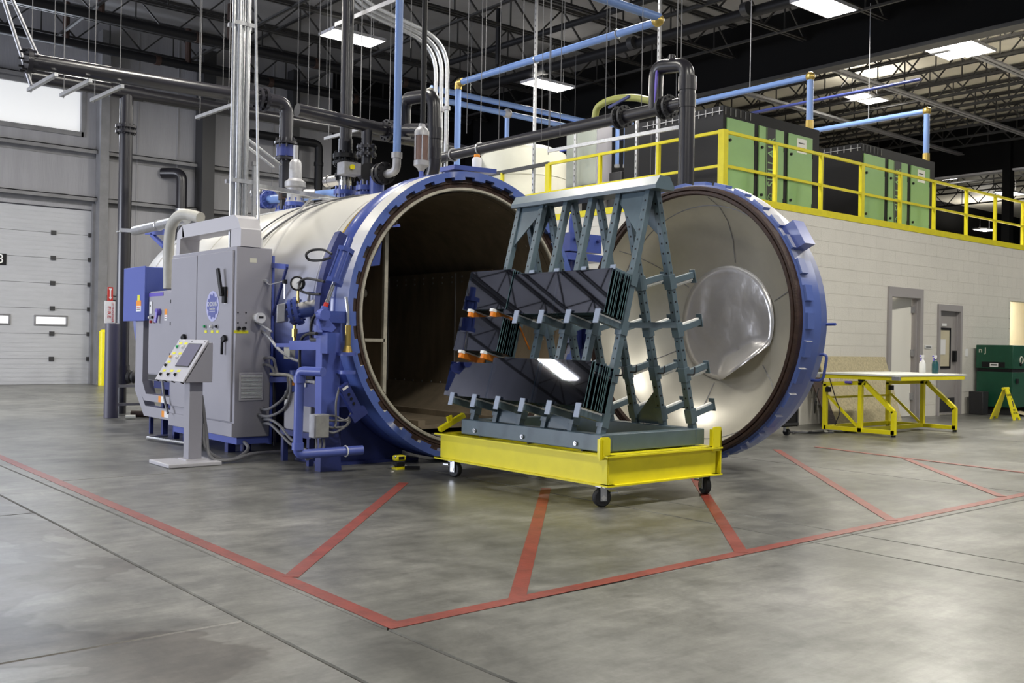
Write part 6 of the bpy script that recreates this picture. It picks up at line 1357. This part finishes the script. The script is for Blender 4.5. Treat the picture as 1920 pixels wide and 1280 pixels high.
def compressor(x0, x1, ztop, lab, depth=2.0):
    yf = 9.30; w = x1 - x0
    t = thing('air_compressor', lab, 'compressor', ((x0 + x1) / 2, yf + depth / 2, Z0), 'green air compressors on the mezzanine')
    part(t, 'frame', MB().box(x0, x1, yf, yf + depth, Z0, ztop), 'black')
    for (u0, u1) in ((0.03, 0.295), (0.345, 0.60), (0.65, 0.915)):
        d = part(t, 'door', MB().box(x0 + w * u0, x0 + w * u1, yf - 0.02, yf + 0.01, Z0 + 0.06, ztop - 0.17), 'green_machine', bevel=0.004)
        for z in (Z0 + 0.25, ztop - 0.5): part(d, 'latch', MB().cyl((x0 + w * u0 + 0.06, yf - 0.02, z), (x0 + w * u0 + 0.06, yf - 0.045, z), 0.022, 10), 'black')
        for z in (Z0 + 0.2, ztop - 0.45): part(d, 'hinge', MB().box(x0 + w * u1 - 0.01, x0 + w * u1 + 0.02, yf - 0.03, yf, z - 0.05, z + 0.05), 'black')
        if u0 == 0.345:
            bx0, bx1 = x0 + w * 0.425, x0 + w * 0.51
            bnd = part(d, 'logo_band', MB().box(bx0, bx1, yf - 0.023, yf - 0.02, Z0 + 0.08, ztop - 0.17), 'dark_steel')
            part(d, 'pin_stripe', MB().box(bx0 - 0.035, bx0 - 0.02, yf - 0.023, yf - 0.02, Z0 + 0.08, ztop - 0.17), 'dark_steel')
            part(d, 'logo_lettering', text_mb('SULLAIR', 0.23, ((bx0 + bx1) / 2, yf - 0.024, Z0 + 0.78), (0, 0, 1), (-1, 0, 0), 0.001, sx=0.92), 'green_machine')
            cx_, cz_ = (bx0 + bx1) / 2, Z0 + 0.22
            part(d, 'logo_disc', MB().torus((cx_, yf - 0.025, cz_), (0, 1, 0), 0.075, 0.006, 24, 6), 'green_machine'); sn = MB()
            for k in range(3): a = R(60 * k + 30); sn.bar((cx_ - 0.06 * math.cos(a), yf - 0.025, cz_ - 0.06 * math.sin(a)), (cx_ + 0.06 * math.cos(a), yf - 0.025, cz_ + 0.06 * math.sin(a)), 0.012, 0.004, (0, 1, 0))
            part(d, 'logo_star', sn, 'green_machine')
        if u0 == 0.65:
            sx0 = x0 + w * 0.74; part(d, 'notice', MB().box(sx0, sx0 + 0.26, yf - 0.024, yf - 0.02, ztop - 0.45, ztop - 0.22), 'label_white'); part(d, 'notice_print', MB().box(sx0 + 0.04, sx0 + 0.20, yf - 0.026, yf - 0.024, ztop - 0.30, ztop - 0.285), 'ink'); part(d, 'notice_print', MB().box(sx0 + 0.04, sx0 + 0.22, yf - 0.026, yf - 0.024, ztop - 0.37, ztop - 0.36), 'red')
    for k in range(12): part(t, 'vent_bar', MB().box(x0 - 0.012, x0, yf + 0.05 + k * 0.13, yf + 0.07 + k * 0.13, ztop - 0.13, ztop - 0.02), 'girt')
    for k in range(6): part(t, 'vent_bar', MB().box(x0 + 0.04 + k * 0.12, x0 + 0.055 + k * 0.12, yf - 0.012, yf, ztop - 0.13, ztop - 0.02), 'girt')
    part(t, 'vent_rail', MB().box(x0 - 0.014, x0, yf, yf + depth * .8, ztop - 0.085, ztop - 0.075), 'galv_dull')
    for k in (0.35, 0.7): part(t, 'side_seam', MB().box(x0 - 0.006, x0, yf + depth * k, yf + depth * k + 0.02, Z0 + .05, ztop - 0.16), 'dark_steel')
    return t
compressor(11.80, 14.30, 4.72, 'green and black compressor, nearer and larger of the two'); compressor(15.57, 18.14, 4.70, 'green and black compressor, farther one to the right')
for (x, y0, z, zb, lab) in ((14.17, 9.40, 5.60, 4.72, 'blue air pipe dropping into the nearer compressor'), (18.0, 9.40, 5.66, 4.70, 'blue air pipe dropping into the farther compressor')):
    t = thing('compressor_air_pipe', lab, 'pipe', (x, y0, zb)); part(t, 'drop', MB().cyl((x, y0, zb), (x, y0, z), 0.055, 14), 'blue_pipe'); part(t, 'pipe_run', MB().cyl((x, y0, z), (x, 14.5, z), 0.05, 14), 'blue_pipe'); part(t, 'elbow', MB().sphere((x, y0, z), 0.08), 'brass'); part(t, 'valve', MB().cyl((x, y0, zb), (x, y0, zb + 0.16), 0.065, 10), 'brass')
    part(t, 'hanger_rod', MB().cyl((x, y0 + 1.2, z), (x, y0 + 1.2, 8.0), 0.008, 6), 'galv_dull')
solo('roof_air_main', MB().cyl((17.0, 9.0, 6.0), (17.0, 20, 6.0), 0.03, 12), 'blue_dark', 'dark blue pipe running back behind the compressors', 'pipe')
# ================================================================== RIGHT SIDE OF THE HALL
tx0, tx1, ty0, ty1, tz = 12.2, 14.02, 6.72, 7.86, 0.80
tb_ = thing('tilt_table', 'yellow steel tilting work table with a pale top by the block wall', 'table', ((tx0 + tx1) / 2, (ty0 + ty1) / 2, 0))
B = lambda a, b, w=0.055: MB().bar(a, b, w, w)
for x in (tx0 + 0.05, tx1 - 0.10):
    part(tb_, 'back_post', B((x, 7.80, 0.03), (x, 7.80, 0.66)), 'yellow'); part(tb_, 'mid_post', B((x, 7.26, 0.03), (x, 7.26, 0.70)), 'yellow')
    part(tb_, 'bottom_rail', B((x, 7.80, 0.06), (x, 6.76, 0.06)), 'yellow'); part(tb_, 'front_post', B((x, 6.78, 0.03), (x, 6.78, 0.34)), 'yellow')
    part(tb_, 'slant_leg', B((x, 6.78, 0.33), (x, 7.20, 0.69)), 'yellow'); part(tb_, 'upper_rail', B((x, 7.82, 0.66), (x, 7.18, 0.70)), 'yellow')
    part(tb_, 'brace', MB().bar((x, 7.76, 0.50), (x, 7.30, 0.10), 0.02, 0.035), 'yellow')
    for y in (7.80, 6.78): part(tb_, 'foot', MB().cyl((x, y, 0), (x, y, 0.035), 0.028, 10), 'black')
    part(tb_, 'pivot', MB().cyl((x - 0.05, 7.24, 0.735), (x + 0.02, 7.24, 0.735), 0.035, 12), 'black')
    part(tb_, 'plug', MB().box(x - 0.05, x + 0.02, 7.72, 7.77, 0.55, 0.62), 'black')
part(tb_, 'long_rail', B((tx0 + 0.05, 7.26, 0.06), (tx1 - 0.1, 7.26, 0.06)), 'yellow'); part(tb_, 'long_rail', B((tx0 + 0.05, 7.80, 0.06), (tx1 - 0.1, 7.80, 0.06)), 'yellow'); part(tb_, 'long_rail', B((tx0 + 0.05, 7.80, 0.47), (tx1 - 0.1, 7.80, 0.47), 0.03), 'yellow')
for (a, b) in (((tx0, ty0), (tx1, ty0)), ((tx0, ty1), (tx1, ty1)), ((tx0, ty0), (tx0, ty1)), ((tx1, ty0), (tx1, ty1)), ((tx0, 7.26), (tx1, 7.26))):
    part(tb_, 'top_frame', B((a[0], a[1], tz - 0.03), (b[0], b[1], tz - 0.03), 0.05), 'yellow')
for k in range(3):
    w = (tx1 - tx0 + 0.10) / 3; part(tb_, 'top_panel', MB().box(tx0 - 0.05 + k * w + 0.004, tx0 - 0.05 + (k + 1) * w - 0.004, ty0 - 0.03, ty1 + 0.02, tz, tz + 0.022), 'table_top')
for y in (ty0 - 0.02, ty1): part(tb_, 'end_clip', MB().box(tx0 - 0.07, tx0 - 0.02, y - 0.05, y + 0.05, tz - 0.05, tz + 0.0), 'galv'); 
part(tb_, 'cord', MB().spline([(tx0 + 0.02, 7.72, 0.74), (tx0, 7.60, 0.45), (tx0 + 0.02, 7.55, 0.30), (tx0 + 0.01, 7.62, 0.10)], 0.007, 6), 'rubber'); part(tb_, 'cord', MB().spline([(tx0 - 0.02, 7.86, 0.60), (tx0 - 0.08, 7.88, 0.40), (tx0 - 0.05, 7.90, 0.25), (tx0 - 0.07, 7.86, 0.42)], 0.009, 6), 'rubber')
part(tb_, 'valve', MB().cyl((tx0 - 0.01, 7.36, 0.70), (tx0 - 0.01, 7.46, 0.70), 0.018, 10), 'purple')
def bottle(x, y, body, lab):
    t = thing('spray_bottle', lab, 'spray bottle', (x, y, tz + 0.022), 'spray bottles on the yellow table'); z = tz + 0.022
    part(t, 'bottle', MB().lathe([(0, 0), (0.042, 0), (0.045, 0.01), (0.045, 0.13), (0.036, 0.165), (0.018, 0.19), (0.018, 0.21), (0, 0.21)], (x, y, z), (0, 0, 1), 20), body)
    h = part(t, 'trigger_head', MB().box(x - 0.05, x + 0.025, y - 0.014, y + 0.014, z + 0.225, z + 0.26).cyl((x, y, z + 0.205), (x, y, z + 0.235), 0.020, 12), 'plastic_white'); part(h, 'nozzle', MB().cyl((x - 0.05, y, z + 0.245), (x - 0.068, y, z + 0.245), 0.011, 8), 'purple')
    part(h, 'trigger', MB().bar((x - 0.03, y, z + 0.225), (x - 0.05, y, z + 0.18), 0.012, 0.012), 'purple')
bottle(13.78, 7.20, 'plastic_white', 'white spray bottle with a purple trigger on the yellow table'); bottle(13.80, 7.02, 'bottle_green', 'spray bottle with dark green liquid on the yellow table')
bd = thing('osb_board', 'pale strand board leaning on the block wall behind the yellow table', 'board', (14.3, 8.4, 0)); part(bd, 'sheet', MB().prism([(13.32, 8.30, 0), (13.32, 8.318, 0), (13.32, 8.635, 1.03), (13.32, 8.617, 1.03)], (1.94, 0, 0)), 'osb')
bd = thing('dark_board', 'dark plywood sheet leaning behind the strand board, seen on edge', 'board', (13.2, 8.4, 0)); part(bd, 'sheet', MB().prism([(13.05, 8.24, 0), (13.05, 8.26, 0), (13.05, 8.645, 0.85), (13.05, 8.625, 0.85)], (0.24, 0, 0)), 'rust')
# green job box
jb = thing('job_box', 'large dark green steel job site box standing by the wall opening', 'tool box', (19.2, 8.28, 0)); x0, x1, y0, y1 = 18.42, 20.3, 7.93, 8.58
part(jb, 'body', MB().box(x0, x1, y0, y1, 0.14, 0.78), 'green_box', bevel=0.01); part(jb, 'lid', MB().box(x0 - 0.01, x1, y0 - 0.01, y1 + 0.01, 0.84, 1.27), 'green_box', bevel=0.012); part(jb, 'lid_band', MB().box(x0 + 0.01, x1, y0 + 0.01, y1 - 0.01, 0.78, 0.84), 'black')
part(jb, 'handle_recess', MB().box(x0 - 0.014, x0 - 0.008, 8.06, 8.48, 0.86, 0.96), 'black', bevel=0.02); part(jb, 'maker_plate', MB().box(x0 - 0.018, x0 - 0.013, 8.18, 8.33, 0.87, 0.94), 'label_white'); part(jb, 'plate_print', MB().box(x0 - 0.020, x0 - 0.018, 8.20, 8.31, 0.895, 0.92), 'ink')
part(jb, 'painted_mark', text_mb('n J', 0.14, (x0 - 0.011, 8.47, 1.17), (0, -1, 0), (0, 0, 1), 0.001), 'tank'); part(jb, 'painted_mark', MB().torus((18.75, y0 - 0.012, 1.0), (0, 1, 0), 0.06, 0.015, 14, 5), 'tank')
part(jb, 'padlock_housing', MB().box(x0 + 0.12, x0 + 0.22, y0 - 0.02, y0 - 0.008, 0.58, 0.66), 'black'); part(jb, 'padlock_housing', MB().cyl((x0 + 0.3, y0 - 0.012, 0.93), (x0 + 0.3, y0 - 0.025, 0.93), 0.04, 12), 'black')
for x in (x0 + 0.1, x1 - 0.3): part(jb, 'skid', MB().box(x, x + 0.12, y0 + 0.03, y1 - 0.03, 0, 0.14), 'dark_steel')
solo('dark_bin', MB().prism([(18.1, 8.30, 0), (18.3, 8.30, 0), (18.32, 8.30, 0.42), (18.08, 8.30, 0.42)], (0, 0.26, 0)), 'dark_steel', 'narrow dark bin between the grey door and the green box', 'bin', bevel=0.01)
solo('folded_cardboard', MB().obox((18.6, 7.82, 0.05), (0.22, 0.03, 0.0), (-0.01, 0.09, 0.02), (0, 0, 0.006)), 'osb', 'flat cardboard scrap lying in front of the green box', 'cardboard')
# wet floor sign
ws = thing('wet_floor_sign', 'yellow folding wet floor sign in front of the green box', 'sign', (17.3, 7.56, 0))
def wpanel(yb_, s):
    t_ = V((17.18, 7.56, 0.53)); m = MB()
    P = lambda u, v: V((17.18 + 0.26 * (u if v < .99 else 0.2 + .6 * u), 7.56 + (yb_ - 7.56) * (1 - v), 0.53 * v))
    poly = [P(0, 0), P(0.25, 0), P(0.32, 0.08), P(0.68, 0.08), P(0.75, 0), P(1, 0), P(0.85, 1.0), P(0.15, 1.0)]
    return m.prism(poly, (0, 0.02 * s, 0.004))
part(ws, 'panel', wpanel(7.745, 1), 'yellow'); pn_ = part(ws, 'panel', wpanel(7.375, -1), 'yellow'); part(ws, 'hinge', MB().cyl((17.2, 7.56, 0.525), (17.42, 7.56, 0.525), 0.022, 10), 'yellow')
ey_ = V((0, 7.56 - 7.375, 0.53)).normalized()
part(pn_, 'lettering', text_mb('CAUTION', 0.05, V((17.31, 7.375, 0)) + ey_ * 0.44 - V((0, 0.024, 0)), (1, 0, 0), ey_, 0.001), 'ink'); part(pn_, 'lettering', text_mb('WET\nFLOOR', 0.05, V((17.31, 7.375, 0)) + ey_ * 0.15 - V((0, 0.024, 0)), (1, 0, 0), ey_, 0.001), 'ink')
q_ = V((17.31, 7.375, 0)) + ey_ * 0.29 - V((0, 0.025, 0)); part(pn_, 'pictogram', MB().bar(q_ - ey_ * 0.06, q_ + ey_ * 0.05 + V((0.03, 0, 0)), 0.02, 0.003).cyl(q_ + ey_ * 0.08 + V((0.035, 0, 0)), q_ + ey_ * 0.08 + V((0.035, 0.003, 0)), 0.016, 10), 'ink')
# black case on casters behind the door
bc = thing('rolling_case', 'black equipment case on casters half hidden behind the swung door', 'case', (10.95, 7.9, 0)); part(bc, 'body', MB().box(10.6, 11.33, 7.62, 8.2, 0.12, 0.82), 'black', bevel=0.01)
part(bc, 'edge_trim', MB().box(11.31, 11.335, 7.61, 7.635, 0.12, 0.82), 'dark_steel'); part(bc, 'edge_trim', MB().box(10.6, 11.335, 7.605, 7.625, 0.14, 0.17), 'dark_steel')
for (x, y) in ((10.7, 7.70), (11.2, 7.70), (11.25, 8.1), (10.7, 8.1)): cs = part(bc, 'caster', MB().cyl((x - 0.02, y, 0.045), (x + 0.02, y, 0.045), 0.045, 14), 'rubber'); part(cs, 'fork', MB().box(x - 0.03, x + 0.03, y - 0.015, y + 0.03, 0.05, 0.12), 'chrome')
for k in range(5):
    a0 = random.uniform(0, 6); pts = [V((11.5 + 0.17 * i + 0.10 * math.sin(a0 + i * 1.3), 7.82 - 0.05 * i + 0.10 * math.cos(a0 * 2 + i * 1.7), 0.012 + 0.004 * k)) for i in range(7)]
    solo('extension_cord', MB().spline(pts, 0.010, 6), ('rubber', 'grey_hose', 'hose_pale', 'rubber', 'grey_hose')[k], 'cord tangled on the floor between the rolling case and the yellow table', 'cord', 'tangled cords on the floor')
# scuffed brick edge visible in the wall opening
op = struct('trim_1', MB().box(19.88, 19.92, YC - 0.006, YC + 0.2, 0.0, 2.15), 'mortar')
for k in range(11): part(op, 'brick_end', MB().box(19.875, 19.925, YC - 0.009, YC + 0.19, 0.2 * k + 0.006, 0.2 * k + 0.19), 'cmu')
